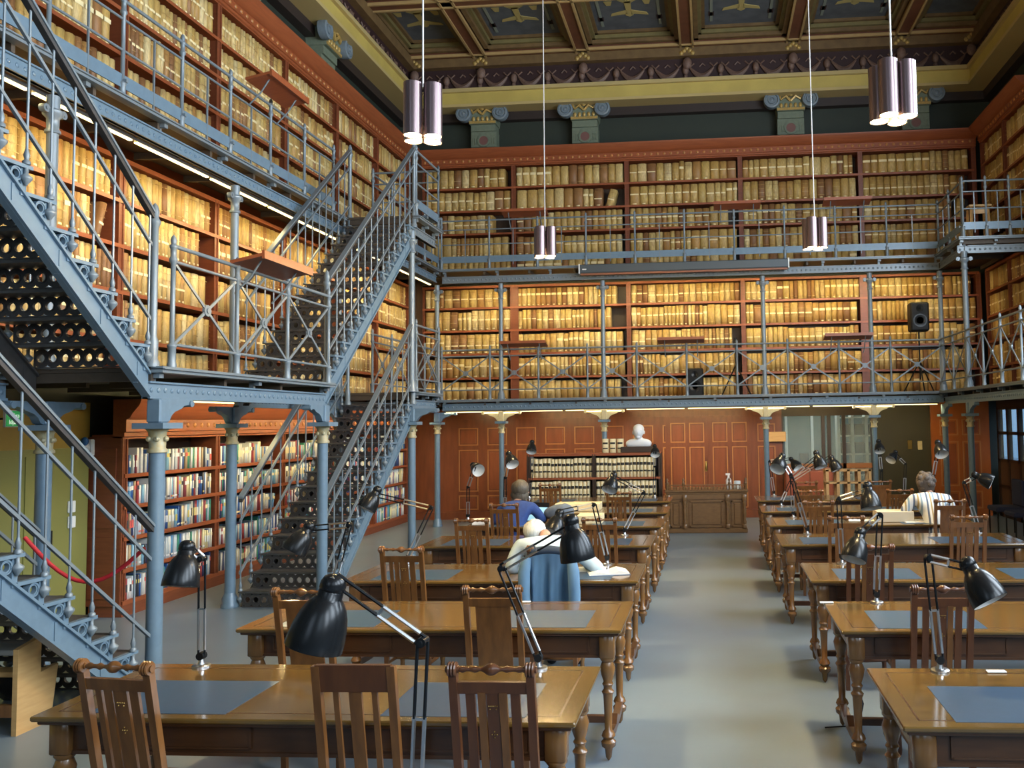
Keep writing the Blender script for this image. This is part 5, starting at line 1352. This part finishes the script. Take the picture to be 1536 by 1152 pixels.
DEN = mat('denim', (.05,.08,.14), .8, 0, .3, 40)
def hair_mat(n, c): return mat(n, c, .6, 0, .6, 60, (1,1,.15), bump=.4, col2=tuple(q*.55 for q in c))
p = jchair.location
person('white-haired reader in a pale blue shirt bent over papers', (p.x-.02,p.y+.05,0), 0, .50, -.5, .8, mat('pale_blue_shirt', (.50,.62,.68), .8, 0, .2, 12), DEN, hair_mat('white_hair', (.66,.66,.60)),
       (-.42,.20,.80), (-.26,.44,.83), (.33,.22,.80), (.16,.46,.83), 1.2, dx=-.23, TL_=.50, hz=-.11)
p = wchair.location
person('fair-haired reader in a blue pullover at the laptop', (p.x+.03,p.y+.04,0), 0, .42, .5, .5, mat('blue_pullover', (.022,.055,.20), .9, 0, .3, 30, bump=.1), DEN, hair_mat('fair_hair', (.10,.08,.055)),
       (-.28,.16,.80), (-.10,.44,.83), (.30,.26,.82), (.24,.50,.83), 1.05, 'long')
p = schair.location
person('grey-haired reader in a striped shirt resting on one arm', (p.x-.06,p.y+.02,0), 0, .38, -.5, .6, stripes(), DEN, hair_mat('grey_brown_hair', (.10,.075,.058)),
       (-.36,.24,.82), (-.24,.48,.84), (.27,.22,.80), (.12,.46,.83), 1.15, 'thick', dx=-.03, TL_=.52, hz=-.02)
# the jacket over the chair back
p = jchair.location
JK = mat('denim_jacket', (.14,.26,.38), .85, 0, .5, 9, (1,1,.3), col2=(.055,.10,.17), bump=.15)
t = thing('jacket', 'blue jacket hung over the chair of the white-haired reader', 'jacket', (p.x,p.y,0))
m = MB(); nx, nz = 36, 16; vs = []
for side in (0, 1):
    for j in range(nz+1):
        z = 1.03-(1.03-.28)*j/nz
        for i in range(nx+1):
            u = -1+2*i/nx; x = u*(.195-.01*j/nz)
            lean = -.19-.13*max(0,(z-.44))/.62
            y = lean-.040-.020*sin(u*8+.12*j)*min(1,j/4)-.008*sin(u*19+j*.3)*min(1,j/5)-.02*abs(u)**3*0+(.05*abs(u)**4)-(.03*(1-z) if z < .5 else 0)
            vs.append((x, y+(.012 if side else 0), z-.05*abs(u)**2*(j < 3)))
n1 = (nx+1)*(nz+1); fs = []
for j in range(nz):
    for i in range(nx):
        a = j*(nx+1)+i; fs.append((a,a+1,a+nx+2,a+nx+1)); b = a+n1; fs.append((b,b+nx+1,b+nx+2,b+1))
for i in range(nx): fs += [(i,n1+i,n1+i+1,i+1), (nz*(nx+1)+i, nz*(nx+1)+i+1, n1+nz*(nx+1)+i+1, n1+nz*(nx+1)+i)]
for j in range(nz): fs += [(j*(nx+1),(j+1)*(nx+1),n1+(j+1)*(nx+1),n1+j*(nx+1)), (j*(nx+1)+nx,n1+j*(nx+1)+nx,n1+(j+1)*(nx+1)+nx,(j+1)*(nx+1)+nx)]
m.add(vs, fs, 0, True); m.build('back_panel', JK, t)
for s in (-1, 1):
    m = MB().tube([(s*.165,-.33,1.0),(s*.185,-.35,.90),(s*.19,-.34,.75),(s*.185,-.31,.55),(s*.175,-.29,.40)], [.035,.045,.045,.042,.04], 10); m.build('sleeve', JK, t)
MB().tube([(-.14,-.315,1.04),(0,-.33,1.055),(.14,-.315,1.04)], [.03,.035,.03], 8).build('collar', mat('dark_lining', (.03,.045,.07), .9), t)
